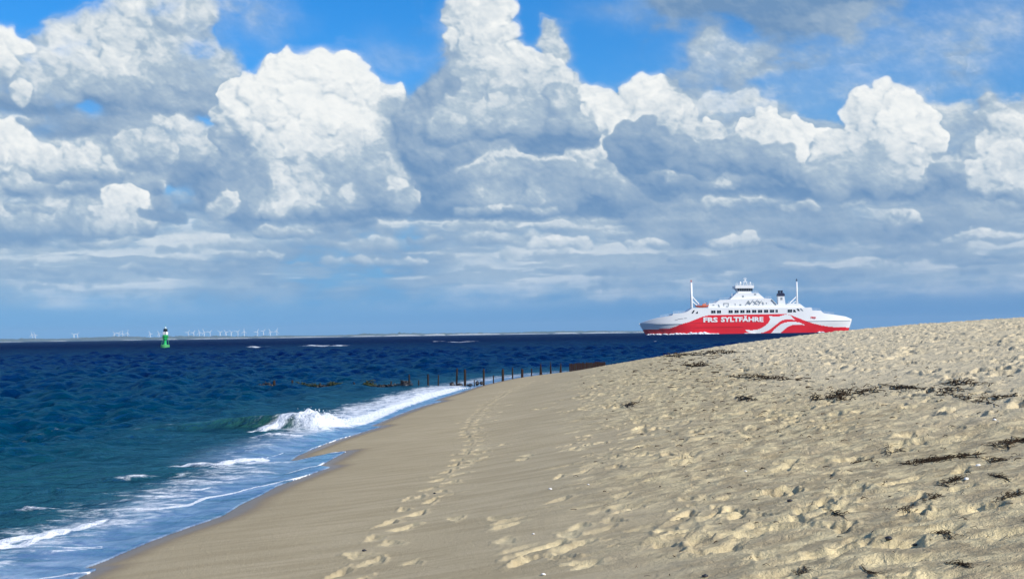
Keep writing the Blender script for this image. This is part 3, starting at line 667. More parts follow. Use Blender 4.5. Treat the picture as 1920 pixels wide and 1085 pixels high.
m_sea.node_tree.links.new(mx.outputs[0], m_sea.node_tree.nodes['Material Output'].inputs['Surface'])
sea = link('sea', me, m_sea); sea['kind'] = 'structure'


# ------------------------------------------------------------------ small builders
class MB:
    """collects simple solids and links them as one mesh object"""
    def __init__(s): s.v = []; s.f = []; s.m = []
    def add(s, vs, fs, mi=0):
        o = len(s.v); s.v += [tuple(p) for p in vs]; s.f += [tuple(i+o for i in f) for f in fs]; s.m += [mi]*len(fs); return s
    def box(s, a, b, mi=0):
        (x0, y0, z0), (x1, y1, z1) = a, b
        return s.add([(x0, y0, z0), (x1, y0, z0), (x1, y1, z0), (x0, y1, z0), (x0, y0, z1), (x1, y0, z1), (x1, y1, z1), (x0, y1, z1)],
                     [(0, 3, 2, 1), (4, 5, 6, 7), (0, 1, 5, 4), (1, 2, 6, 5), (2, 3, 7, 6), (3, 0, 4, 7)], mi)
    def prism(s, poly, y0, y1, inset=0.0, mi=0):
        """polygon in x,z (any winding) extruded along y"""
        n = len(poly); a = sum(poly[i][0]*poly[(i+1) % n][1]-poly[(i+1) % n][0]*poly[i][1] for i in range(n))
        if a < 0: poly = poly[::-1]
        vs = [(x, y0, z) for x, z in poly]+[(x, y1, z) for x, z in poly]
        fs = [tuple(range(n)), tuple(range(2*n-1, n-1, -1))]+[(i, i+n, (i+1) % n+n, (i+1) % n) for i in range(n)]
        return s.add(vs, fs, mi)
    def tube(s, pts, r, n=6, r2=None, mi=0):
        pts = [Vector(p) for p in pts]; r2 = r if r2 is None else r2; rings = []
        for i, p in enumerate(pts):
            d = (pts[min(i+1, len(pts)-1)]-pts[max(i-1, 0)]).normalized()
            a = d.orthogonal().normalized(); b_ = d.cross(a); k = r+(r2-r)*i/max(1, len(pts)-1)
            rings.append([p+a*math.cos(t*2*math.pi/n)*k+b_*math.sin(t*2*math.pi/n)*k for t in range(n)])
        vs = [q for rg in rings for q in rg]; fs = []
        for i in range(len(pts)-1):
            for t in range(n): fs.append((i*n+t, i*n+(t+1) % n, (i+1)*n+(t+1) % n, (i+1)*n+t))
        fs.append(tuple(range(n))[::-1]); fs.append(tuple(range((len(pts)-1)*n, len(pts)*n)))
        return s.add(vs, fs, mi)
    def lathe(s, prof, n=16, c=(0, 0, 0), mi=0):
        vs = []; fs = []
        for r, z in prof: vs += [(c[0]+r*math.cos(t*2*math.pi/n), c[1]+r*math.sin(t*2*math.pi/n), c[2]+z) for t in range(n)]
        for i in range(len(prof)-1):
            for t in range(n): fs.append((i*n+t, i*n+(t+1) % n, (i+1)*n+(t+1) % n, (i+1)*n+t))
        fs.append(tuple(range(n))[::-1]); fs.append(tuple(range((len(prof)-1)*n, len(prof)*n)))
        return s.add(vs, fs, mi)
    def mesh(s, name, smooth=False):
        me = bpy.data.meshes.new(name); me.from_pydata(s.v, [], s.f); me.polygons.foreach_set('material_index', s.m)
        bm = bmesh.new(); bm.from_mesh(me); bmesh.ops.recalc_face_normals(bm, faces=bm.faces); bm.to_mesh(me); bm.free()
        if smooth: me.polygons.foreach_set('use_smooth', [True]*len(me.polygons))
        me.update(); return me
    def build(s, name, mat, parent=None, smooth=False): return link(name, s.mesh(name, smooth), mat, parent)
def empty(name, loc, rz=0.0):
    o = bpy.data.objects.new(name, None); col.objects.link(o); o.location = loc; o.rotation_euler = (0, 0, rz); o.empty_display_size = .3
    return o
def inpoly(x, y, poly):
    r = False; n = len(poly); j = n-1
    for i in range(n):
        xi, yi = poly[i]; xj, yj = poly[j]
        if (yi > y) != (yj > y) and x < (xj-xi)*(y-yi)/(yj-yi)+xi: r = not r
        j = i
    return r

M_white = simple('white_ship_paint', (.80, .81, .80), .42, .4, .05, .12)
M_white2 = simple('white_deckhouse_paint', (.76, .78, .78), .5, .3, .07, .3)
M_red = simple('red_hull_paint', (.74, .012, .022), .38, .4, .08, .15)
M_navy = simple('dark_blue_funnel_paint', (.012, .016, .05), .5)
M_dark = simple('dark_window_glass', (.012, .016, .022), .12, .6)
M_grey = simple('grey_deck_paint', (.26, .30, .33), .6, .3, .1, .4)
M_orange = simple('orange_boat_plastic', (.62, .10, .03), .45, .4, .1, 1.)
M_foam = simple('white_water_foam', (.80, .83, .86), .9, .1)

# ------------------------------------------------------------------ the ferry
SD = 770.0; K = SD/F
def WL(u): return 626.1-.0153*(u-960)+EYE/SD*F
UC = 1396.0
def S(u, v): return ((u-UC)*K, (WL(u)-v)*K)
sdir = math.atan((UC-960)/F)
sp = at(UC, 640); sp = Vector((math.sin(sdir), math.cos(sdir), 0))*SD/math.cos(sdir)*math.cos(sdir)
ferry = empty('car_ferry', (sp.x/math.cos(sdir), sp.y/math.cos(sdir), 0), -sdir)
# the picture plane is perpendicular to +Y, so keep the ship beam-on to it
ferry.rotation_euler.z = 0; ferry.location = (math.tan(sdir)*SD, SD, 0)
tag(ferry, 'red and white double-ended car ferry with tall masts, steaming past the beach', 'ferry')
top_l = [S(u, v) for u, v in [(1198.6, 605.9), (1210, 601.8), (1222, 598.2), (1233.9, 595.3), (1256.7, 591.5), (1257.8, 588.0), (1279.5, 586.7), (1286, 583.5), (1293, 578.5), (1296, 577.6), (1504, 577.1), (1514.6, 576.6), (1515.6, 581.9), (1532, 582.5), (1537.4, 587.3), (1557.8, 589.9), (1581.7, 593.3), (1594.3, 597.5)]]
tx = np.array([p[0] for p in top_l]); tz = np.array([p[1] for p in top_l])
def ends(z):
    f = min(1, max(0, z/6.3)); return -54.2-3.9*f**.8, 56.2+2.2*f
def breadth(x, z):
    xl, xr_ = ends(z); B = 8.6+.5*min(1, max(0, z/5))
    if x < 0: t = (-x-24)/(-xl-24)
    else: t = (x-24)/(xr_-24)
    if t <= 0: return B
    t = min(t, 1); fl = 2.0+1.3*min(1, max(0, z/6))        # fuller at deck, fine at the waterline
    return max(.25, B*(1-t**fl))
red = [S(u, v) for u, v in [(1204, 618.4), (1216, 617.3), (1235, 616.6), (1251.9, 615.5), (1262, 612), (1273.5, 607.4), (1287.9, 603.3), (1300, 598.6), (1311.8, 594), (1321.4, 591.6), (1335, 590.9), (1467.9, 589.3), (1475, 590.6), (1483.5, 594), (1494, 598), (1505, 602.4), (1518, 606.6), (1531.4, 609.6), (1544, 611.8), (1557.8, 613), (1595, 613.8)]]
red += [(70, -4), (-70, -4)]
R2_ = lambda pts: [S(1390+x/8.345, 510+y/8.345) for x, y in pts]
sw1 = R2_([(0, 900), (90, 908), (180, 903), (250, 880), (310, 845), (355, 805), (385, 765), (395, 730), (375, 690), (450, 695), (520, 700), (570, 684), (620, 670), (670, 668), (715, 685), (740, 715), (780, 750), (710, 742), (650, 738), (590, 752), (540, 778), (490, 820), (430, 868), (360, 915), (280, 948), (190, 958), (90, 950), (35, 930)])
sw2 = R2_([(400, 962), (440, 915), (490, 865), (550, 820), (620, 790), (700, 777), (780, 778), (850, 790), (930, 828), (870, 828), (800, 822), (730, 830), (670, 855), (620, 893), (570, 935), (540, 965)])
NXS = 400; xs_ = np.linspace(0, 1, NXS+1); zs_ = [-1.5, -.6]+list(np.arange(0, 15.2, .33))
vs, fs, ms = [], [], []
def hull_pt(t, j, side):
    z = zs_[j]; xl, xr_ = ends(z); x = xl+(xr_-xl)*t
    zt = float(np.interp(x, tx, tz)); zz_ = min(z, zt)
    if zz_ < z: xl, xr_ = ends(zz_); x = max(min(x, xr_), xl)
    return (x, side*breadth(x, zz_), zz_)
NJ = len(zs_)
for side in (-1, 1):
    o = len(vs)
    for i, t in enumerate(xs_):
        for j in range(NJ): vs.append(hull_pt(t, j, side))
    for i in range(NXS):
        for j in range(NJ-1):
            a, b_, c_, d_ = o+i*NJ+j, o+(i+1)*NJ+j, o+(i+1)*NJ+j+1, o+i*NJ+j+1
            if abs(vs[a][2]-vs[d_][2])+abs(vs[b_][2]-vs[c_][2]) < 1e-4: continue
            cx_ = (vs[a][0]+vs[c_][0])/2; cz_ = (vs[a][2]+vs[c_][2])/2
            mi = 0
            if inpoly(cx_, cz_, red):
                mi = 1
                xx_ = cx_ if side < 0 else -cx_
                if inpoly(xx_, cz_, sw1) or inpoly(xx_, cz_, sw2): mi = 0
            fs.append((a, b_, c_, d_) if side < 0 else (a, d_, c_, b_)); ms.append(mi)
o2 = (NXS+1)*NJ
for i in range(NXS):
    fs.append((i*NJ+NJ-1, (i+1)*NJ+NJ-1, o2+(i+1)*NJ+NJ-1, o2+i*NJ+NJ-1)); ms.append(2)
for i in (0, NXS):
    for j in range(NJ-1):
        q = (i*NJ+j, i*NJ+j+1, o2+i*NJ+j+1, o2+i*NJ+j); fs.append(q if i else q[::-1]); ms.append(1 if vs[i*NJ+j][2] < 2 else 0)
me = bpy.data.meshes.new('hull'); me.from_pydata(vs, [], fs); me.polygons.foreach_set('material_index', ms)
me.polygons.foreach_set('use_smooth', [True]*len(fs)); me.validate(); me.update()
hull = link('hull', me, [M_white, M_red, M_white2], ferry); hull['label'] = 'red and white hull with two white waves painted on it'
HY = -9.1      # y of the shell amidships
# rubbing strakes (thin ledges along the side)
def strake(name, u0, u1, v0, v1, mat, th=.22, dz=.22, n=24):
    m = MB(); prev = None
    for i in range(n+1):
        u = u0+(u1-u0)*i/n; v = v0+(v1-v0)*i/n; x, z = S(u, v); y = -breadth(x, z)
        cur = [(x, y+.1, z-dz/2), (x, y-th, z-dz/2), (x, y-th, z+dz/2), (x, y+.1, z+dz/2)]
        if prev: m.add(prev+cur, [(0, 4, 5, 1), (1, 5, 6, 2), (2, 6, 7, 3), (3, 7, 4, 0)])
        prev = cur
    m.build(name, mat, ferry)
strake('rubbing_strake', 1224, 1275, 608.2, 607.4, M_grey); strake('rubbing_strake', 1505, 1592, 602.4, 600.6, M_grey)
strake('rubbing_strake', 1290, 1420, 604.9, 603.0, M_red, .2, .2); strake('rubbing_strake', 1300, 1388, 613.2, 611.9, M_red, .25, .22)
# visor: the ramp at the left bow, in shade
x0_, z0_ = S(1199.5, 606.3)
# lettering
def lettering(txt, u0, u1, vtop, vbot, mat, name='lettering', y=None, bold=.03, slant=0.0):
    cu = bpy.data.curves.new(name, 'FONT'); cu.body = txt; cu.size = 1; cu.extrude = .03; cu.offset = bold; cu.shear = slant; cu.resolution_u = 2
    o = bpy.data.objects.new(name, cu); col.objects.link(o); bpy.context.view_layer.update()
    dg = bpy.context.evaluated_depsgraph_get(); me_ = bpy.data.meshes.new_from_object(o.evaluated_get(dg)); bpy.data.objects.remove(o)
    co = np.empty(len(me_.vertices)*3, np.float32); me_.vertices.foreach_get('co', co); co = co.reshape(-1, 3)
    cap = .70
    (xa, za), (xb, zb) = S(u0, vbot), S(u1, vtop)
    zb = S(u0, vtop)[1]
    cx0, cx1 = co[:, 0].min(), co[:, 0].max()
    nx = (co[:, 0]-cx0)/(cx1-cx0)*(xb-xa)+xa; nz_ = co[:, 1]/cap*(zb-za)+za+(S(u1, vbot)[1]-za)*(nx-xa)/(xb-xa)
    out = np.stack([nx, np.full(len(nx), y if y is not None else -breadth((xa+xb)/2, za)-.12)-co[:, 2]*2, nz_], -1).astype(np.float32)
    me_.vertices.foreach_set('co', out.ravel()); me_.update(); me_.materials.clear()
    return link(name, me_, mat, ferry)
lettering('FRS', 1313.6, 1340, 595.4, 604.0, M_white, bold=.045); lettering('SYLTFÄHRE', 1346, 1424.8, 594.6, 603.2, M_white, bold=.045)
lettering('FRS', 1512.5, 1522, 593.8, 597.4, M_red, bold=.02)
def PR(name, pts, hw, mat=None, y0=None, y1=None, lab=None):
    m = MB().prism([S(u, v) for u, v in pts], y0 if y0 is not None else -hw, y1 if y1 is not None else hw)
    o = m.build(name, mat or M_white, ferry)
    if lab: o['label'] = lab
    return o
PR('deckhouse', [(1292, 580), (1294.5, 577.5), (1324, 577.4), (1325.2, 568.8), (1338, 568.2), (1503, 570), (1494.5, 569.8), (1507, 577.6), (1507, 580)][:4]+[(1325.2, 568.8), (1338, 568.2), (1345, 562.9), (1366, 561.6), (1429.5, 559.6), (1441.5, 560.4), (1452.2, 571), (1468, 572.4), (1472.7, 568.8), (1494.3, 569.8), (1503.8, 577.1), (1503.8, 580)], 7.4)
PR('upper_deckhouse', [(1362, 563), (1366, 561.4), (1372, 555.5), (1378, 549.8), (1418.5, 549.6), (1424, 554.5), (1430, 559.6), (1432, 563)], 5.6)
# wheelhouse
wh = PR('wheelhouse', [(1380.5, 550), (1383, 546.4), (1378.5, 541.2), (1409, 541), (1405.5, 546.2), (1407.5, 550)], 4.6)
for k in range(7):
    u0 = 1380.2+k*4.15
    x0, z0 = S(u0, 545.8); x1, z1 = S(u0+3.3, 541.4)
    w_ = MB().box((x0, -4.86, z0), (x1, -4.62, z1)).build('window', M_dark, wh); w_.matrix_parent_inverse = Matrix()
PR('wheelhouse_roof', [(1376.4, 541), (1376.0, 536.2), (1378, 535.4), (1408, 535), (1411, 536.0), (1410.4, 540.8)], 5.4)
m = MB()
for u in np.linspace(1376.5, 1410, 10): x, z = S(u, 535.5); m.tube([(x, -5.2, z), (x, -5.2, z+1.1)], .07, 4)
x0, z0 = S(1376.5, 532); x1, _q = S(1410, 532); m.tube([(x0, -5.2, z0), (x1, -5.2, z0-.15)], .08, 4)
m.build('roof_railing', M_white2, ferry)
# radar mast on the wheelhouse
m = MB(); x, z = S(1397.5, 535)
m.tube([(x-1.1, 0, z), (x-.15, 0, z+3.2)], .16, 5); m.tube([(x+1.1, 0, z), (x+.15, 0, z+3.2)], .16, 5); m.tube([(x, 0, z+2.6), (x, 0, z+4.4)], .13, 5)
m.box((x-1.2, -.2, z+1.9), (x+1.2, .2, z+2.15)); m.box((x-1.0, -.25, z+3.6), (x+1.0, .25, z+3.85)); m.build('radar_mast', M_white, ferry)
m = MB(); x, z = S(1387.8, 535); m.lathe([(.35, 0), (.3, .8), (.55, 1.0), (.62, 1.5), (.35, 1.95), (.05, 2.1)], 10, (x, -1, z)); m.build('satellite_dome', M_white, ferry, True)
m = MB(); x, z = S(1406.3, 535); m.lathe([(.3, 0), (.25, 1.0), (.5, 1.2), (.5, 1.6), (.05, 1.95)], 10, (x, -1, z)); m.build('satellite_dome', M_white, ferry, True)
for u in (1380.2, 1383, 1402.5): x, z = S(u, 535); MB().tube([(x, -1, z), (x, -1, z+2.2)], .09, 4, .04).build('aerial', M_white2, ferry)
# big masts at both ends of the deckhouse with raking struts
for (um, vt, vb, uf, vf, uf2, vf2, lab) in [(1295.6, 530.5, 578, 1309.5, 570.5, 1305.5, 572.5, 'white tubular mast at the left end'), (1493.1, 528.5, 571, 1479.3, 568, 1485, 568.5, 'white tubular mast at the right end')]:
    x, z0 = S(um, vb); _, z1 = S(um, vt); m = MB()
    m.tube([(x, -1.5, z0-.8), (x, -1.5, z1)], .78 if um < 1400 else .55, 10, .60 if um < 1400 else .42)
    mo = m.build('mast', M_white, ferry, True); mo['label'] = lab
    xa, za = S(um+(0.5 if um < 1400 else -.5), 555.5); xb, zb = S(uf, vf); MB().tube([(xa, -1.5, za), (xb, -1.5, zb)], .36, 6).build('strut', M_white, mo)
    xa, za = S(um, 563.5); xb, zb = S(uf2, vf2); MB().tube([(xa, -1.5, za), (xb, -1.5, zb)], .26, 6).build('strut', M_white, mo)
    xa, za = S(um, vt); m = MB(); m.tube([(xa, -1.5, za), (xa, -1.5, za+1.9)], .13, 5, .06); m.box((xa-.7, -1.6, za+.75), (xa+.7, -1.4, za+.9)); m.box((xa-.25, -1.75, za+1.0), (xa+.25, -1.25, za+1.5))
    m.build('masthead_light', M_navy if um > 1400 else M_orange, mo)
# funnel
fo = PR('funnel', [(1454.8, 573), (1454.4, 555.4), (1466.2, 555.2), (1468.3, 573)], 0, y0=-6.6, y1=-2.8)
PR('funnel_top', [(1454.0, 555.5), (1454.6, 551.2), (1456.2, 549.6), (1464.4, 549.4), (1466.8, 551.3), (1467.0, 555.3)], 0, M_navy, -6.8, -2.6, 'dark blue funnel cap')
m = MB()
for u, w in ((1457.6, .55), (1462.6, .62)): x, z = S(u, 549.8); m.tube([(x, -5+w, z-.3), (x, -5+w, z+1.45)], w, 8)
m.box((S(1456, 545)[0], -5.6, S(1456, 546.5)[1]), (S(1464.4, 545)[0], -3.9, S(1464, 545.3)[1])); m.build('exhaust_pipe', M_navy, ferry)
x, z = S(1459, 558); x1, z1 = S(1462.6, 562.5); MB().box((x, -6.72, z1), (x1, -6.61, z)).build('funnel_emblem', M_grey, fo)
# saloon windows
Y_W = -9.1
W1 = [(1328.6, 1336.4), (1339.4, 1346.6), (1361, 1368.2), (1372, 1379.2), (1382.6, 1390.2), (1393.8, 1401), (1404.4, 1412), (1415.2, 1423), (1426.6, 1434), (1437.4, 1445), (1448, 1451.8), (1470.4, 1478.2)]
def yb(u, v): x, z = S(u, v); return -breadth(x, z)
for (a_, b2) in W1:
    sh = -.0125*(a_-1340)
    x0, z0 = S(a_, 587.3+sh); x1, z1 = S(b2, 582.0+sh); y = yb((a_+b2)/2, 585)
    fr = MB().box((x0-.12, y-.10, z0-.12), (x1+.12, y+.02, z1+.12)).build('window', M_white2, ferry)
    MB().box((x0, y-.16, z0), ((x0+x1)/2-.07, y-.11, z1)).build('pane', M_dark, fr)
    MB().box(((x0+x1)/2+.07, y-.16, z0), (x1, y-.11, z1)).build('pane', M_dark, fr)
for pts in [[(1292, 587.6), (1294.8, 587.6), (1298.2, 582), (1295.6, 582)], [(1299.6, 587.8), (1303.8, 587.8), (1303.2, 583.4)], [(1480.4, 581), (1483.4, 581), (1485.8, 585.2), (1480.8, 585.2)], [(1487, 579), (1489.8, 579), (1492.6, 583), (1489.6, 583)], [(1493, 578.6), (1495.4, 578.6), (1499.4, 583), (1497, 583)]]:
    y = yb(pts[0][0], 583); MB().prism([S(u, v) for u, v in pts], y-.16, y+.1).build('window', M_dark if pts[0][0] < 1492 else M_grey, ferry)
# doors, lockers, stair and railing details on the white decks
det = [('deck_door', 1352.5, 1353.6, 569, 574.2), ('locker', 1357, 1361.5, 574, 575.8), ('deck_door', 1373.5, 1374.6, 569, 573.5), ('vent', 1382, 1385.3, 570.6, 573.2), ('locker', 1332, 1335.5, 571.5, 573), ('vent', 1388.5, 1391.5, 554.5, 557.5), ('locker', 1410.5, 1414.5, 551, 553.4), ('deck_door', 1360.8, 1362.0, 569, 574), ('deck_door', 1431.6, 1432.8, 567.6, 570.2)]
for nm, a_, b2, c3, d3 in det:
    x0, z0 = S(a_, d3); x1, z1 = S(b2, c3); yy = -7.4 if c3 > 562 else -5.6
    MB().box((x0, yy-.14, z0), (x1, yy-.01, z1)).build(nm, M_grey, ferry)
x0, z0 = S(1352.2, 569.6); x1, z1 = S(1361.8, 568.4); MB().box((x0, -7.56, z0), (x1, -7.42, z1)).build('awning', M_grey, ferry)
for k, (u, v, du, dv) in enumerate([(1393.5, 572, 6, -8.5), (1399, 564, 3, 6), (1401.5, 571, 6.5, -9), (1408, 565, 3.5, 2), (1409.5, 571, 6.5, -9), (1416.5, 564, 4, 3), (1417.5, 572, 6, -8), (1425, 566, 2.4, 5), (1396.5, 568, 5, 1), (1411, 569, 5, 1)]):
    x0, z0 = S(u, v); x1, z1 = S(u+du, v+dv); MB().tube([(x0, -7.75, z0), (x1, -7.75, z1)], .17, 4).build('stair_rail', M_grey, ferry)
def rail(u0, v0, u1, v1, y, hgt=1.1, step_=2.2):
    x0, z0 = S(u0, v0); x1, z1 = S(u1, v1); n = max(2, int(abs(x1-x0)/step_)); m = MB()
    for i in range(n+1):
        t = i/n; m.tube([(x0+(x1-x0)*t, y, z0+(z1-z0)*t), (x0+(x1-x0)*t, y, z0+(z1-z0)*t+hgt)], .05, 4)
    for hh in (1.0, .55): m.tube([(x0, y, z0+hgt*hh), (x1, y, z1+hgt*hh)], .05, 4)
    m.build('railing', M_white2, ferry)
rail(1326, 568.8, 1344, 568.3, -7.2); rail(1346, 562.8, 1365, 561.8, -7.2); rail(1379, 549.8, 1381, 549.8, -5.4); rail(1409, 549.8, 1418, 549.7, -5.4)
rail(1431, 560, 1441, 560.4, -7.2); rail(1473, 569, 1492, 569.8, -7.2); rail(1258.5, 588, 1279, 586.8, -8.0); rail(1516, 582, 1531, 582.5, -8.0); rail(1539, 587.6, 1557, 590, -6.6); rail(1235, 595.2, 1255, 591.8, -6.2)
m = MB(); a1 = S(1441.5, 562); a2 = S(1450.5, 571.5); m.tube([(a1[0], -7.6, a1[1]), (a2[0], -7.6, a2[1])], .3, 4); m.build('gangway', M_grey, ferry)
m = MB(); a1 = S(1369.5, 556.5); m.tube([(a1[0], -5, a1[1]), (a1[0], -5, a1[1]+1.9)], .2, 5); m.build('searchlight', M_white2, ferry)
x0, z0 = S(1343.3, 577); x1, z1 = S(1346.2, 571.6); MB().prism([S(1342, 571.4), (S(1343.4, 571)[0], S(1343.4, 571)[1]), S(1346, 575.8), S(1342.6, 575.6)], -7.55, -7.42).build('porthole_cover', M_grey, ferry)
for (u, v) in ((1269, 598), (1274, 597.4), (1281, 596.6), (1264, 600)):
    x, z = S(u, v); y = yb(u, v); MB().box((x-.7, y-.12, z-.12), (x+.7, y+.05, z+.12)).build('fairlead', M_grey, ferry)
# davit carrying the rescue boat
for u_, k_ in ((1302, .8), (1319, -.8)): x, z = S(u_, 577.5); MB().tube([(x, -6.4, z), (x, -6.4, z+2.6), (x+k_, -7.8, z+3.1)], .16, 5).build('davit', M_white2, ferry)
x, z = S(1312, 577.6)
boat = empty('rescue_boat', (ferry.location.x+x, ferry.location.y-7.2, z+.15)); tag(boat, 'small orange rescue boat hung by the left mast of the ferry', 'rescue boat')
bv = []; bf = []
N1, N2 = 15, 9
for i in range(N1):
    t = i/(N1-1)*2-1; bb = 1.05*(1-abs(t)**2.6)+.06; kk = .35*t*t
    for j in range(N2):
        a = math.pi*j/(N2-1); bv.append((t*3.7, -math.cos(a)*bb, .95+kk-math.sin(a)*(.95)*(1-abs(t)**4*.6)))
for i in range(N1-1):
    for j in range(N2-1): bf.append((i*N2+j, (i+1)*N2+j, (i+1)*N2+j+1, i*N2+j+1))
    bf.append((i*N2, i*N2+N2-1, (i+1)*N2+N2-1, (i+1)*N2))
mm = MB().add(bv, bf); mm.tube([(-3.7, 0, 1.2), (-2.5, -1.0, 1.0), (0, -1.2, .95), (2.5, -1.0, 1.0), (3.7, 0, 1.2)], .2, 6); mm.build('boat_hull', M_orange, boat, True)
mm = MB().prism([(.2, .95), (.5, 2.1), (2.1, 2.2), (2.5, 1.0)], -.7, .7); mm.build('canopy', simple('pale_orange_canopy', (.66, .22, .14), .6), boat)
MB().tube([(-2.3, 0, .9), (-1.9, 0, 1.9), (-.9, 0, 2.0)], .12, 5).build('roll_bar', M_orange, boat); MB().tube([(2.1, 0, 2.2), (3.0, 0, 2.7)], .1, 5).build('aerial', M_orange, boat)
# bow wave and wash along the ferry's side
rb = random.Random(3); mm = MB()
segs = [(1213, 1236, .8), (1239, 1248, .5), (1252, 1284, .8), (1284, 1308, 1.15), (1305, 1323, 1.5), (1324, 1340, .35), (1390, 1408, .3), (1527, 1536, .5)]
for (a_, b2, hh) in segs:
    n = int((b2-a_)*2.0)
    for i in range(n):
        u = a_+(b2-a_)*rb.random(); x = (u-UC)*K; r = (.32+.5*rb.random())*hh**.5; z = rb.random()**2*hh*.75*math.sin(math.pi*min(1, max(0, (u-a_)/(b2-a_)))**.7)
        y = -breadth(x, .5)-.3-rb.random()*1.1
        vs_ = []
        for q in range(6):
            for w in range(4):
                th = q/6*6.283; ph = (w/3-.5)*2.9; jr = r*(.75+.5*rb.random()); vs_.append((x+jr*1.5*math.cos(th)*math.cos(ph), y+jr*math.sin(th)*math.cos(ph), z+jr*.62*math.sin(ph)))
        f_ = [((q*4+w), ((q+1) % 6)*4+w, ((q+1) % 6)*4+w+1, q*4+w+1) for q in range(6) for w in range(3)]+[tuple(q*4 for q in range(6)), tuple(q*4+3 for q in range(5, -1, -1))]
        mm.add(vs_, f_)
bw = mm.build('bow_wave_foam', M_foam, None, True); bw.location = ferry.location; tag(bw, kind='stuff'); bw['label'] = 'white wash of the ferry along its red waterline'

# ------------------------------------------------------------------ picking points on the sand
def on_sand(u, v):
    r = ray(u, v); ys = np.concatenate([np.linspace(4, 60, 1600)]); t = ys/r.y
    X, Y, Z = r.x*t, ys, EYE+r.z*t
    g = sand_height(X, Y); k = np.nonzero(Z < g)[0]
    i = k[0] if len(k) else len(ys)-1
    return Vector((X[i], Y[i], float(g[i])))
def ground(x, y): return float(sand_height(np.array([x]), np.array([y]))[0])

# ------------------------------------------------------------------ far shore with dunes, beach and wind turbines
CD = 9000.0; CK = CD/F
def WV(u): return 626.1-.0153*(u-960)
hs_u = [(-420, 5), (-200, 6), (-60, 5.5), (0, 6.2), (40, 6.2), (66, 6), (100, 4.8), (130, 5.5), (200, 7.6), (245, 7.2), (285, 4.6), (315, 6.6), (365, 6.2), (415, 5.2), (450, 4.4), (520, 4.4), (600, 3.6), (660, 4.4), (688, 5.6), (720, 4.8), (748, 5.4), (800, 4.4), (860, 4.2), (930, 3.6), (990, 4.4), (1060, 4.8), (1120, 4.2), (1180, 3.2), (1230, 2.2), (1290, .6), (1330, -.8)]
us = np.arange(-420, 1331, 2.0); hh = np.interp(us, [p[0] for p in hs_u], [p[1] for p in hs_u])
rc = np.random.RandomState(8)
hh = hh+np.interp(us, np.linspace(-420, 1330, 260), rc.normal(0, .42, 260))*np.clip(hh/5, 0, 1)+np.interp(us, np.linspace(-420, 1330, 800), rc.normal(0, .22, 800))*np.clip(hh/5, 0, 1)
rows = []
for dy, f in ((-60, -.25), (0, .30), (60, .62), (140, .86), (260, 1.0), (420, .8), (700, -.2)):
    D_ = CD+dy; rows.append(np.stack([(us-960)/F*D_, np.full(len(us), D_), np.where(hh*f > -.2, hh*f*CK+(rc.normal(0, 1.4, len(us)) if 0 < f < 1 else 0), -2)], -1))
coast_me = grid_mesh('far_shore', np.array(rows), smooth=False)
m_c, N, b = new_mat('distant_dune_heath'); oc = N.n('ShaderNodeTexCoord').outputs['Object']
N.put(b.inputs['Base Color'], N.mix(N.mr(N.noise(N.scale(oc, (1, 1, 3)), .012, 5, .6), .35, .65), (.035, .055, .035), (.12, .13, .085))); b.inputs['Roughness'].default_value = .95
co_ = link('far_shore', coast_me, m_c); co_['kind'] = 'structure'
M_beach = simple('distant_pale_sand', (.62, .60, .52), .9, .1, .1, .01)
mb = MB()
for (a_, b2, h_) in [(-60, 40, .8), (90, 120, .9), (225, 262, 1.0), (292, 330, 1.2), (345, 470, 1.3), (480, 640, 1.1), (650, 715, 1.4), (715, 790, 2.2), (790, 835, 2.6), (835, 940, 2.2), (940, 1030, 1.2), (1035, 1085, 2.0), (1090, 1180, 1.3), (1185, 1240, .8)]:
    n = max(4, int((b2-a_)/6)); prev = None
    for i in range(n+1):
        t = i/n; u = a_+(b2-a_)*t; h = (h_*math.sin(math.pi*min(1, max(0, t)))**.35*(.75+.5*rc.rand()))*CK; D_ = CD-110
        x = (u-960)/F*D_; cur = [(x, D_-60, -1.5), (x, D_, h*.7), (x, D_+110, h), (x, D_+125, -1.5)]
        if prev: mb.add(prev+cur, [(0, 4, 5, 1), (1, 5, 6, 2), (2, 6, 7, 3)])
        prev = cur
fb = mb.build('far_beach', M_beach); fb['kind'] = 'structure'
# clumps of wood and farmsteads standing up from the far shore
M_wood = simple('distant_woodland', (.03, .05, .03), .95, .1, .3, .05)
mb = MB()
for (uc, w, h) in [(688, 9, 7.2), (676, 5, 5.6), (748, 6, 7.6), (757, 5, 6.6), (774, 7, 6.2), (640, 6, 4.9), (1016, 9, 5.6), (1047, 7, 5.4), (205, 14, 8.4), (226, 9, 8.0), (318, 9, 7.0), (900, 8, 4.9), (1110, 10, 5.0), (60, 9, 6.8)]:
    for k in range(14):
        u = uc+rc.uniform(-w, w); r = CK*rc.uniform(.7, 1.5); D_ = CD+200+rc.uniform(-60, 60); z = max(1, (h-1.2)*CK*(1-.5*abs(u-uc)/w)); x = (u-960)/F*D_
        mb.lathe([(.1, r), (r*.7, r*.75), (r, 0), (r*.8, -r*.7), (r*.5, -z)], 7, (x, D_, z))
wd = mb.build('far_woods', M_wood); tag(wd, 'dark clumps of wood on the far shore', kind='stuff')
M_turb = simple('white_turbine_paint', (.85, .87, .88), .5, .3)
tur = []
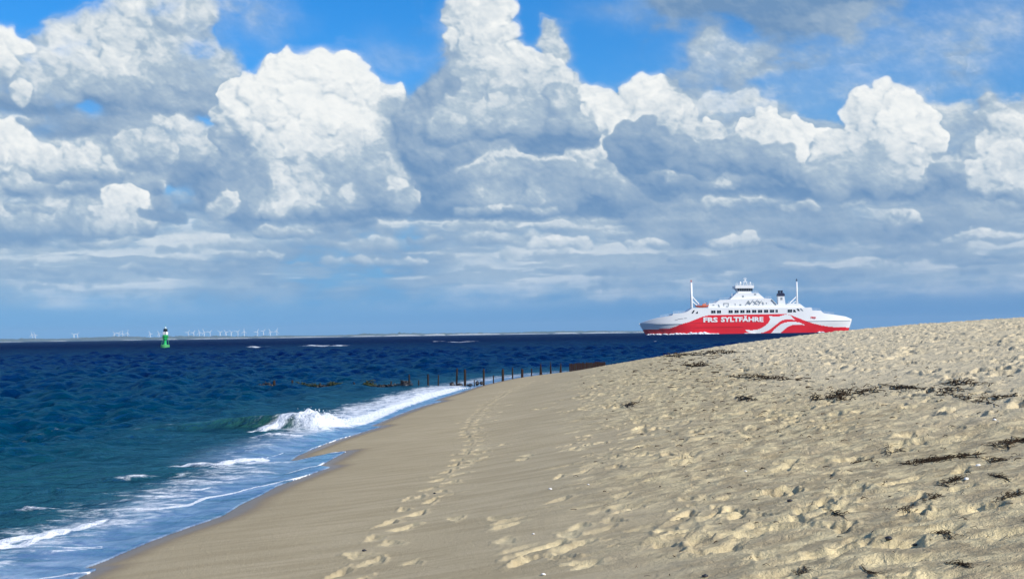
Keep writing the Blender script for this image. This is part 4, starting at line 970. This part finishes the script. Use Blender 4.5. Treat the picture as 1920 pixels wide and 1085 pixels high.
for i, (u, hp) in enumerate([(59.5, 13.5), (65.6, 12.5), (138, 12), (144.5, 12.5), (214, 13), (222, 13.5), (229, 13), (238.5, 14), (281, 12), (297.5, 12), (352, 13), (362, 12.5), (373, 13), (382, 13.5), (393, 13), (412, 12.5), (423, 12.5), (433, 12.5), (445, 13), (457, 13), (481.5, 12.5), (493, 13), (506, 12.5), (518, 13)]):
    D_ = CD+330+40*(i % 3); H_ = (hp-.4)*D_/F
    root = empty('wind_turbine', ((u-960)/F*D_, D_, 0), 0)
    m = MB(); m.tube([(0, 0, 0), (0, 0, H_)], 2.3, 8, 1.5); m.build('tower', M_turb, root, True)
    MB().box((-1.4, -5, H_-1.2), (1.4, 4, H_+1.4)).build('nacelle', M_turb, root)
    a0 = rc.uniform(0, 2.1)
    hub = MB().lathe([(.2, 0), (1.3, .5), (1.3, 1.4)], 7).build('hub', M_turb, root); hub.location = (0, -5.2, H_); hub.rotation_euler = (math.radians(90), 0, 0)
    hub.location.y = -5
    BL = H_*.52
    for k in range(3):
        a = a0+k*2.0944; c_, s_ = math.cos(a), math.sin(a); w0 = 1.5
        vs_ = []
        for (t, w) in ((.02, 1.2), (.2, 2.1), (.6, 1.4), (1.0, .5)):
            for (sx, sy) in ((-w, 0), (w*.6, -.25), (w*.6, .25)): vs_.append((c_*t*BL-s_*sx, -5.9+sy, H_+s_*t*BL+c_*sx))
        fs_ = [(j*3+q, j*3+(q+1) % 3, (j+1)*3+(q+1) % 3, (j+1)*3+q) for j in range(3) for q in range(3)]+[(0, 2, 1), (9, 10, 11)]
        MB().add(vs_, fs_).build('blade', M_turb, root)
    tur.append((root, u))
TL = {0: 'left one of the hazy white turbine pair at the far left of the shore', 1: 'right one of the hazy white turbine pair at the far left of the shore',
      2: 'left one of the second turbine pair, between the far-left pair and the buoy', 3: 'right one of the second turbine pair, between the far-left pair and the buoy',
      4: 'first from the left of the four turbines just left of the buoy', 5: 'second from the left of the four turbines just left of the buoy', 6: 'third from the left of the four turbines just left of the buoy', 7: 'rightmost and tallest of the four turbines just left of the buoy',
      8: 'lone faint turbine a little left of the green buoy', 9: 'faint turbine almost touching the left side of the green buoy',
      10: 'first turbine to the right of the green buoy', 11: 'second turbine to the right of the green buoy'}
nums = ['third', 'fourth', 'fifth', 'sixth', 'seventh', 'eighth', 'ninth', 'tenth', 'eleventh', 'twelfth', 'thirteenth']
for i, (t, u) in enumerate(tur):
    lab = TL.get(i) or ('last turbine of the row right of the buoy, farthest from it' if i == len(tur)-1 else nums[i-12]+' turbine to the right of the green buoy')
    tag(t, lab, 'wind turbine', 'wind turbines on the far shore')

# ------------------------------------------------------------------ the green buoy
BD = EYE*F/15.8; BK = BD/F
buoy = empty('harbour_buoy', ((308.3-960)/F*BD, BD, 0.0)); buoy.rotation_euler = (0, math.radians(1.5), .3)
tag(buoy, 'green pillar buoy with a white panel and dark lantern cage, afloat offshore', 'buoy')
M_green = simple('green_buoy_paint', (.01, .42, .11), .42, .45, .15, 3.); M_green2 = simple('weathered_green_paint', (.07, .34, .12), .6, .3, .25, 4.)
zz = lambda v: (651.9-v)*BK
m = MB(); m.lathe([(.05, -.6), (.45, -.55), (.84, -.15), (.86, zz(650.5)), (.86, zz(647.3)), (.80, zz(646.2)), (.25, zz(645.8)), (.05, zz(645.7))], 20); m.build('float', M_green2, buoy, False)
m = MB(); m.lathe([(.05, zz(646)), (.34, zz(646)), (.27, zz(643)), (.25, zz(636.8)), (.05, zz(636.7))], 14); m.build('pillar', M_green, buoy, False)
m = MB(); m.lathe([(.05, zz(637)), (.34, zz(637)), (.42, zz(635.5)), (.48, zz(632)), (.52, zz(628.6)), (.42, zz(627.6)), (.05, zz(627.5))], 14); m.build('tower_body', M_green, buoy, False)
for sx, sy in ((-.5, -.3), (.5, -.3), (0, .55)):
    MB().tube([(sx*1.3, sy*1.3, zz(646)), (sx*.9, sy*.9, zz(628))], .035, 5).build('tower_leg', M_green2, buoy)
m = MB()
for k in range(6): a = k*math.pi/3; m.tube([(.62*math.cos(a), .62*math.sin(a), zz(634)), (.62*math.cos(a), .62*math.sin(a), zz(627.8))], .025, 4)
m.lathe([(.60, 0), (.65, 0), (.65, .04), (.60, .04)], 12, (0, 0, zz(631))); m.build('guard_rail', M_green2, buoy)
for k, a in enumerate((-.62, .62)):
    o = MB().box((-.255, -.03, 0), (.255, .03, .56)).build('white_panel', M_white, buoy); o.location = (math.sin(a)*.46, -math.cos(a)*.46, zz(627.3)); o.rotation_euler = (0, 0, a)
    o = MB().box((-.2, -.03, 0), (.2, .03, .52)).build('solar_panel', M_dark, buoy); o.location = (math.sin(a)*.40, -math.cos(a)*.40, zz(621.4)); o.rotation_euler = (-.15, 0, a)
m = MB(); m.lathe([(.05, zz(627.6)), (.16, zz(627.6)), (.14, zz(616)), (.05, zz(615.9))], 10); m.build('lantern_post', M_green2, buoy)
m = MB(); m.lathe([(.22, zz(615.9)), (.24, zz(615.2)), (.16, zz(614.9)), (.17, zz(613.0)), (.10, zz(612.4)), (.02, zz(612.2))], 12); m.build('lantern', simple('lantern_glass', (.55, .68, .72), .2, .6), buoy)
m = MB().tube([(0, 0, zz(612.4)), (0, 0, zz(608.3))], .02, 4); m.build('bird_spike', M_green2, buoy)

# ------------------------------------------------------------------ groyne: old posts, boards and stones
M_wood2 = simple('dark_weathered_groyne_timber', (.030, .020, .016), .85, .2, .5, 6., bump=.6)
M_rust = simple('reddish_brown_boards', (.026, .013, .011), .85, .2, .55, 5., bump=.6)
M_stone = simple('dark_wet_stone', (.022, .022, .026), .45, .5, .4, 6., bump=.5)
M_weed = simple('green_brown_bladder_weed', (.026, .036, .010), .6, .4, .5, 9., bump=.5)
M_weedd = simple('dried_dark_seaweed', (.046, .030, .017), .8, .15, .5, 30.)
yb_u = [(480, 46.2), (700, 45.6), (860, 44.6), (900, 43.9), (930, 46.2), (960, 49.6), (1010, 52.2), (1050, 54.2), (1110, 55.3)]
def gy(u): return float(np.interp(u, [p[0] for p in yb_u], [p[1] for p in yb_u]))
posts = [(512, 715.2, 4.5, 0, 'broken groyne stub farthest out in the water, beside the leftmost weed'), (546, 714.5, 3.0, 0, 'thin groyne stub standing between two low weedy patches far out'),
         (598, 720.5, 3.0, 0, 'tiny groyne stub nearly awash, right of the long weed patch'), (662, 718.6, 3.5, 0, 'low groyne stub left of the yellowish weed heap'),
         (731, 716.4, 2.6, 0, 'low groyne stub alone in open water, right of the yellowish weed heap'), (751, 715, 4.0, 0, 'short thick groyne stub leaning on the dark tangle left of the foam'),
         (765, 702.2, 3.4, 0, 'tall post rising from the dark tangle where the foam begins'), (782.5, 711.6, 2.4, 0, 'short thin post just above the left end of the breaking foam'),
         (800.3, 702, 3.8, 0, 'tall dark post behind the crest of white foam'), (819, 702.5, 2.6, 2.2, 'thin leaning post behind the white foam'),
         (853.5, 691.0, 3.4, 3.0, 'tall post leaning to the right, beside the thickest post'), (869.4, 692.2, 5.0, 0, 'thickest upright post at the edge of the water'),
         (886.8, 712.5, 2.4, 0, 'knee-high post between two tall ones at the water edge'), (904.5, 691.6, 4.0, 0, 'tall post standing where the wet sand begins'),
         (922.7, 703.6, 2.4, 0, 'short thin post half buried between two tall ones on the sand'), (940.3, 691.6, 5.0, 0, 'tall square post on the sand, second of the tall ones up the beach'),
         (958.5, 689.6, 3.0, 0, 'slim tall post on the sand, right of the square one'), (976.5, 691.4, 4.8, 0, 'stout post on the sand with a stone at its foot'),
         (994.3, 691, 2.6, 0, 'thin low post halfway up the sand'), (1011.5, 682, 4.0, 0, 'pointed post with a splayed foot near a white stone'),
         (1030, 679.6, 3.0, 0, 'straight post between the pointed one and the splintered stump'), (1048.5, 681, 3.4, 1.5, 'splintered stump next to the reddish boards')]
rp = random.Random(21)
for u, vt, w, lean, lab in posts:
    Y = gy(u); x = (u-lean*.5-960)/F*Y; g = min(ground(x, Y), 5); zb = max(-.35, min(g, .9))-.35
    ztop = EYE+(ray(u, vt).z/ray(u, vt).y)*Y; xt = (u+lean*.5-960)/F*Y
    if u < 760: w *= 1.25; ztop += .035
    r = w/F*Y*.5; m = MB(); n = 7; zs2 = [zb, zb+(ztop-zb)*.45, zb+(ztop-zb)*.8, ztop-.03, ztop]
    vs_ = []
    for j, z in enumerate(zs2):
        t = (z-zb)/(ztop-zb); rr_ = r*(1.12-.22*t)*(1 if j < 4 else .72)
        if 'splayed' in lab or 'splintered' in lab: rr_ = r*(2.3-1.9*t)
        for q in range(n):
            a = q*2*math.pi/n; k = rr_*rp.uniform(.86, 1.12); vs_.append((x+(xt-x)*t+k*math.cos(a), Y+k*math.sin(a), z+(rp.uniform(-.04, .03) if j == 4 else 0)))
    fs_ = [(j*n+q, j*n+(q+1) % n, (j+1)*n+(q+1) % n, (j+1)*n+q) for j in range(4) for q in range(n)]+[tuple(range(n))[::-1], tuple(range(4*n, 5*n))]
    vs_ = [(a-x, b_-Y, c_-zb) for a, b_, c_ in vs_]
    o = m.add(vs_, fs_).build('groyne_post', M_wood2 if u < 970 else M_rust); o.location = (x, Y, zb); tag(o, lab, 'groyne post', 'posts of the old groyne')
wall = empty('board_wall', ((1065-960)/F*54.8, 54.8, .3)); tag(wall, 'dark reddish row of upright boards ending the groyne behind the sand crest', 'groyne wall')
u = 1065.0; k = 0
while u < 1132:
    w = rp.uniform(2.6, 4.2); Y = 54.8+(u-1065)*.012; vt = 681.0-(u-1065)*.055+rp.uniform(-.6, 1.4)
    x0 = (u-960)/F*Y-wall.location.x; x1 = (u+w-.35-960)/F*Y-wall.location.x; zt = EYE+(ray(u, vt).z/ray(u, vt).y)*Y-.3; y0 = Y-54.8+rp.uniform(-.012, .012)
    MB().box((x0, y0-.04, -.7), (x1, y0+.04, zt)).build('board', M_rust if rp.random() < .6 else M_wood2, wall); u += w; k += 1
def lump(name, loc, sx, sy, sz, mat, seed, parent=None, rough=.3):
    r_ = random.Random(seed); vs_ = []; n1, n2 = 8, 6
    for i in range(n2+1):
        ph = -math.pi/2+math.pi*i/n2
        for j in range(n1):
            th = 2*math.pi*j/n1; k = 1+rough*(r_.random()-.5)*2
            vs_.append((sx*k*math.cos(ph)*math.cos(th), sy*k*math.cos(ph)*math.sin(th), sz*k*math.sin(ph)))
    fs_ = [(i*n1+j, i*n1+(j+1) % n1, (i+1)*n1+(j+1) % n1, (i+1)*n1+j) for i in range(n2) for j in range(n1)]
    o = MB().add(vs_, fs_).build(name, mat, parent, True); o.location = loc; return o
for i, (u, v, sx, sz, lab) in enumerate([(845.5, 722, .085, .10, 'dark round stone at the foot of the leaning post'), (858, 722, .12, .06, 'long flat dark stone between the leaning post and the thickest post'), (878.5, 721.5, .09, .045, 'low dark stone just right of the thickest post'),
                                         (892, 718.5, .06, .07, 'pointed dark stone by the knee-high post'), (900, 718, .07, .05, 'small dark stone left of the tall post at the wet sand'), (757.5, 722.5, .10, .07, 'dark stone under the tangle at the left end of the foam')]):
    Y = gy(u)-.15; o = lump('groyne_stone', ((u-960)/F*Y, Y, EYE+(ray(u, v).z/ray(u, v).y)*Y), sx, .09, sz, M_stone, 40+i); tag(o, lab, 'stone', 'dark stones along the groyne')
p = on_sand(1011, 702); o = lump('stone', (p.x, p.y, p.z+.02), .07, .07, .045, simple('bleached_stone', (.6, .58, .52), .8), 77); tag(o, 'white stone lying on the crest at the foot of the pointed post', 'stone')
def weed_mound(u, v, wpx, hpx, lab, seed, mat=None):
    Y = gy(u); root_z = 0.0; r_ = random.Random(seed); m = MB(); W_ = wpx/F*Y*.5; H_ = hpx/F*Y
    for k in range(60):
        a = r_.uniform(-1, 1); x = a*W_; z0 = r_.uniform(0, 1)*H_*(1-a*a)
        pts = [(x, r_.uniform(-.1, .1), z0)]
        dxx = r_.uniform(-.07, .07)
        for j in range(3): pts.append((pts[-1][0]+dxx+r_.uniform(-.02, .02), pts[-1][1]+r_.uniform(-.04, .04), max(-.12, pts[-1][2]+r_.uniform(-.05, .035))))
        m.tube(pts, r_.uniform(.016, .032), 4, .008)
    m.tube([(-W_, 0, -.05), (0, 0, H_*.25), (W_, 0, -.05)], H_*.35, 6)
    o = m.build('weed_heap', mat or M_weed, None, True); o.location = ((u-960)/F*Y, Y-.05, EYE+(ray(u, v).z/ray(u, v).y)*Y+.03); tag(o, lab, 'seaweed', 'weed heaps caught on the groyne'); return o
weed_mound(497, 725, 30, 5, 'low dark weed at the outermost end of the groyne', 1, M_stone); weed_mound(562, 725.5, 26, 8, 'long green weed patch between the two outer groyne stubs', 2)
weed_mound(624, 725.5, 14, 9, 'pointed green weed heap in the middle of the sunken groyne', 3); weed_mound(690, 725.5, 18, 11, 'yellowish weed heap arching over the sunken groyne', 4); weed_mound(757, 724, 14, 9, 'dark tangle of weed at the left end of the foam', 5, M_stone); weed_mound(588, 726, 18, 4, 'flat green weed right of the long weed patch', 6); weed_mound(652, 727, 24, 3, 'thin strip of weed barely above the water', 7, M_stone)

for i_, (u_, w_, l_) in enumerate([(532, 34, 'thin dark weed strip joining the two outer stubs'), (610, 34, 'thin dark weed strip left of the pointed weed heap'), (668, 30, 'dark weed strip touching the yellowish heap on its left'), (716, 40, 'thin dark weed strip right of the yellowish heap'), (742, 22, 'dark weed strip left of the short thick stub')]): weed_mound(u_, 726.5, w_, 3.2, l_, 20+i_, M_stone)

# ------------------------------------------------------------------ wrack on the sand
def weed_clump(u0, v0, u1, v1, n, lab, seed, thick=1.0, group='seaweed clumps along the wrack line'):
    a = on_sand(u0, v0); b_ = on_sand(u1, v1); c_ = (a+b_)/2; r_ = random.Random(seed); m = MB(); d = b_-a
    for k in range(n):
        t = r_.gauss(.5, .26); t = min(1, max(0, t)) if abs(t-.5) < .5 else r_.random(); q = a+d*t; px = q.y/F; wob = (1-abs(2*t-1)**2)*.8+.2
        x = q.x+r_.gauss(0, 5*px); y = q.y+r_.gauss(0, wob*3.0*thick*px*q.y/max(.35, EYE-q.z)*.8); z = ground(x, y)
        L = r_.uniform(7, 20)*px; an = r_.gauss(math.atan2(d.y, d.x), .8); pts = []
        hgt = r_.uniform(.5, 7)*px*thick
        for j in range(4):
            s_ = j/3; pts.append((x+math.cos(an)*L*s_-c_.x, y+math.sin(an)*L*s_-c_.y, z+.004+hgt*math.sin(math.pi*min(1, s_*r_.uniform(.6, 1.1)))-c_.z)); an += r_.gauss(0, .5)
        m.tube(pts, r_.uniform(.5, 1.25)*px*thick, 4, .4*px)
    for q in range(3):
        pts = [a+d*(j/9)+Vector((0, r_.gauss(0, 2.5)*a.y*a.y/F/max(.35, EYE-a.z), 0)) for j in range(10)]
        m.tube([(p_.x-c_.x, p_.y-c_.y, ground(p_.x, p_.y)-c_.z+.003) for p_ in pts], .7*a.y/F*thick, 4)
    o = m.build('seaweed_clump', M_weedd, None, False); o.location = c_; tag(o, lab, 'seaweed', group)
for i, (a_, b2, c3, d3, n, lab, th) in enumerate([
    (1692, 872, 1832, 852, 330, 'largest dark seaweed heap, stretched across the sand at the right', 1.15), (1866, 842, 1925, 824, 150, 'dark seaweed heap cut by the right edge, above the largest one', 1.1),
    (1520, 752, 1592, 744, 120, 'long dark seaweed strip, lower of two on the left of the wrack line', 1.2), (1560, 742, 1646, 730, 140, 'long dark seaweed strip just above the lower left one', 1.2),
    (1780, 722, 1820, 716, 70, 'compact black seaweed bunch at the edge of the pale dry sand', 1.3), (1665, 730, 1712, 727, 50, 'short thin seaweed wisp left of the compact black bunch', 1.1),
    (1745, 740, 1790, 728, 70, 'slanting seaweed wisp just below the compact black bunch', 1.1), (1840, 742, 1920, 752, 90, 'thin seaweed line running to the right edge of the picture', 1.1),
    (1795, 742, 1850, 758, 60, 'loose seaweed wisp between the slanting one and the thin line', 1.1), (1248, 668, 1300, 663, 50, 'faint seaweed wisp farthest up by the crest', 1.2),
    (1288, 687, 1325, 683, 50, 'dark seaweed bit below the wisp by the crest', 1.2), (1375, 706, 1500, 712, 130, 'scattered seaweed line left of the long dark strips', 1.2), (1330, 662, 1360, 660, 40, 'short seaweed streak close under the ship', 1.2),
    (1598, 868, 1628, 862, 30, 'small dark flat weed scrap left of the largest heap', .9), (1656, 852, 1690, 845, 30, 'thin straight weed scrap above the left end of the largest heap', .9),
    (1850, 866, 1885, 862, 50, 'small brown weed patch right of the largest heap', .9), (1765, 912, 1800, 896, 60, 'dark wedge of strands standing in for a pit shadow, below the right end of the largest heap', 1.0), (1868, 940, 1912, 920, 80, 'dark weed bundle near the right edge, lower down', 1.0),  # some near-right clumps, the wedge above all, stand in for pit shadows
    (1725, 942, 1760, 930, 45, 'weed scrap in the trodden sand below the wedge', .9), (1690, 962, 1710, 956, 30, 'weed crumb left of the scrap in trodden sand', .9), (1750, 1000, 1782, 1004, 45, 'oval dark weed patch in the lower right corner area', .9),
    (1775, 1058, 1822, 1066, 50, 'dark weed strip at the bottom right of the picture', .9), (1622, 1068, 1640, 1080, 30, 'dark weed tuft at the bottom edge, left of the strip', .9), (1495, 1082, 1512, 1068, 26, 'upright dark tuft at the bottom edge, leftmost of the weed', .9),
    (1560, 962, 1580, 968, 26, 'dark weed crumb on the bright heaped sand', .9), (1860, 892, 1890, 898, 34, 'short dark streak right of the dark wedge', .9), (1170, 760, 1190, 757, 20, 'small weed dot alone on the left part of the trodden sand', 1.0), (1385, 750, 1405, 747, 24, 'small dark weed dot left of the two long strips', 1.0)]):
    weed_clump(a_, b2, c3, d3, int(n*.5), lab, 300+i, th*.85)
# countless little scraps of weed and bark
r_ = random.Random(99); m = MB(); cnt = 0
while cnt < 750:
    u = r_.uniform(1000, 1960); v = r_.uniform(650, 1090)
    if r_.random() > (.25 if v > 800 else 1.0)*(1.0 if u > 1250 else .35): continue
    r0 = ray(u, v); 
    y = r_.uniform(5.5, 44); x = (u-960)/F*y
    s = float(seg_dist(np.array([x]), np.array([y]), SHORE)[0])
    w = math.exp(-((s-6.0)/1.3)**2)+.30*(3.3 < s < 7)
    if r_.random() > w: continue
    z = ground(x, y); an = r_.uniform(0, 3.14) if r_.random() < .5 else r_.gauss(.2, .4); L = r_.uniform(3, 16)*y/F; k = r_.uniform(.45, 1.2)*y/F; pts = []
    for j in range(3): pts.append((x+math.cos(an)*L*j*.5, y+math.sin(an)*L*j*.5, z+.003+k*.5+(.012*r_.random() if j == 1 else 0))); an += r_.gauss(0, .5)
    m.tube(pts, k, 3, k*.6); cnt += 1
sc_ = m.build('wrack_scraps', M_weedd); tag(sc_, 'countless dark scraps of dried seaweed strewn over the trodden sand', kind='stuff')
# shells and dark pebbles
M_shell = simple('white_shell', (.82, .80, .74), .5, .4)
for i, (u, v, s, lab) in enumerate([(1032, 917, .014, 'white shell on the smooth sand, right of the footprint trail'), (1019, 1078, .013, 'white shell at the bottom edge, in the middle of the smooth sand'), (1000, 1002, .010, 'tiny pale shell between the trail and the bottom shell'),
                                  (1834, 873, .015, 'white shell just right under the largest seaweed heap'), (1812, 900, .014, 'white shell beside the dark wedge'), (1865, 788, .014, 'white shell on the trodden sand near the right edge'), (1398, 884, .010, 'tiny white shell on the grey sand left of the smooth patch'), (1103, 909, .009, 'tiny white shell farthest left among the trodden sand')]):
    p = on_sand(u, v); vs_ = []; fs_ = []; n = 12
    vs_.append((0, 0, s*.75))
    for k, (rr_, z) in enumerate(((.5, .65), (.85, .38), (1., .0))):
        for j in range(n): a = j*2*math.pi/n; q = s*rr_*(1.06 if j % 2 else .94); vs_.append((q*math.cos(a)*1.15, q*math.sin(a), s*z))
    fs_ = [(0, 1+j, 1+(j+1) % n) for j in range(n)]+[(1+k*n+j, 1+(k+1)*n+j, 1+(k+1)*n+(j+1) % n, 1+k*n+(j+1) % n) for k in range(2) for j in range(n)]+[tuple(1+2*n+j for j in range(n))]
    o = MB().add(vs_, fs_).build('sea_shell', M_shell, None, True); o.location = (p.x, p.y, p.z+.001); o.rotation_euler = (0, .2, i); tag(o, lab, 'shell', 'white shells on the sand')
for i, (u, v, s, lab) in enumerate([(1481, 940, .015, 'round black pebble alone on the smooth grey sand'), (1666, 1013, .016, 'dark pebble left of the oval weed patch'), (1716, 1027, .011, 'tiny dark pebble under the oval weed patch'), (1322, 1083, .013, 'dark pebble at the bottom edge, left of all the weed'), (815, 925, .012, 'dark pebble pressed in beside the footprint trail'), (683, 1033, .014, 'dark pebble at the lower left end of the trail')]):
    p = on_sand(u, v); o = lump('pebble', (p.x, p.y, p.z+s*.35), s*1.1, s*.9, s*.6, M_stone, 500+i, None, .15); tag(o, lab, 'pebble', 'dark pebbles on the sand')

# ------------------------------------------------------------------ spray thrown up by the breaking wave
r_ = random.Random(4); m = MB()
def blob(x, y, z, r):
    vs_ = [(x+r*a, y+r*b_, z+r*c_) for a, b_, c_ in ((1, 0, 0), (-1, 0, 0), (0, 1, 0), (0, -1, 0), (0, 0, 1), (0, 0, -1))]
    m.add(vs_, [(0, 2, 4), (2, 1, 4), (1, 3, 4), (3, 0, 4), (2, 0, 5), (1, 2, 5), (3, 1, 5), (0, 3, 5)])
cr = np.array(crest)
for k in range(2600):
    t = r_.random()**.8; i0 = 4+t*(len(crest)-5.01); i = int(i0); f = i0-i
    x = cr[i, 0]*(1-f)+cr[i+1, 0]*f; y = cr[i, 1]*(1-f)+cr[i+1, 1]*f; h = c_h[i]*(1-f)+c_h[i+1]*f
    x += r_.gauss(.04, .10); y += r_.gauss(0, .15); z = h*(.55+.55*abs(r_.gauss(0, .55)))
    blob(x, y, z, r_.uniform(.003, .013))
sp_ = m.build('wave_spray', M_foam); tag(sp_, 'fine white spray over the small breaking wave', kind='stuff')

# ------------------------------------------------------------------ air
if HAZE > 0:
    hz = MB().box((-13800, -700, -4.2), (13800, 13900, 110)).build('haze', None); hz['kind'] = 'stuff'
    hm_ = bpy.data.materials.new('pale_air'); hm_.use_nodes = True; t = hm_.node_tree; t.nodes.clear()
    o_ = t.nodes.new('ShaderNodeOutputMaterial'); pv = t.nodes.new('ShaderNodeVolumePrincipled'); pv.inputs['Color'].default_value = (.50, .76, 1.0, 1); pv.inputs['Density'].default_value = HAZE; pv.inputs['Anisotropy'].default_value = 0.0
    t.links.new(pv.outputs[0], o_.inputs['Volume']); hz.data.materials.append(hm_)
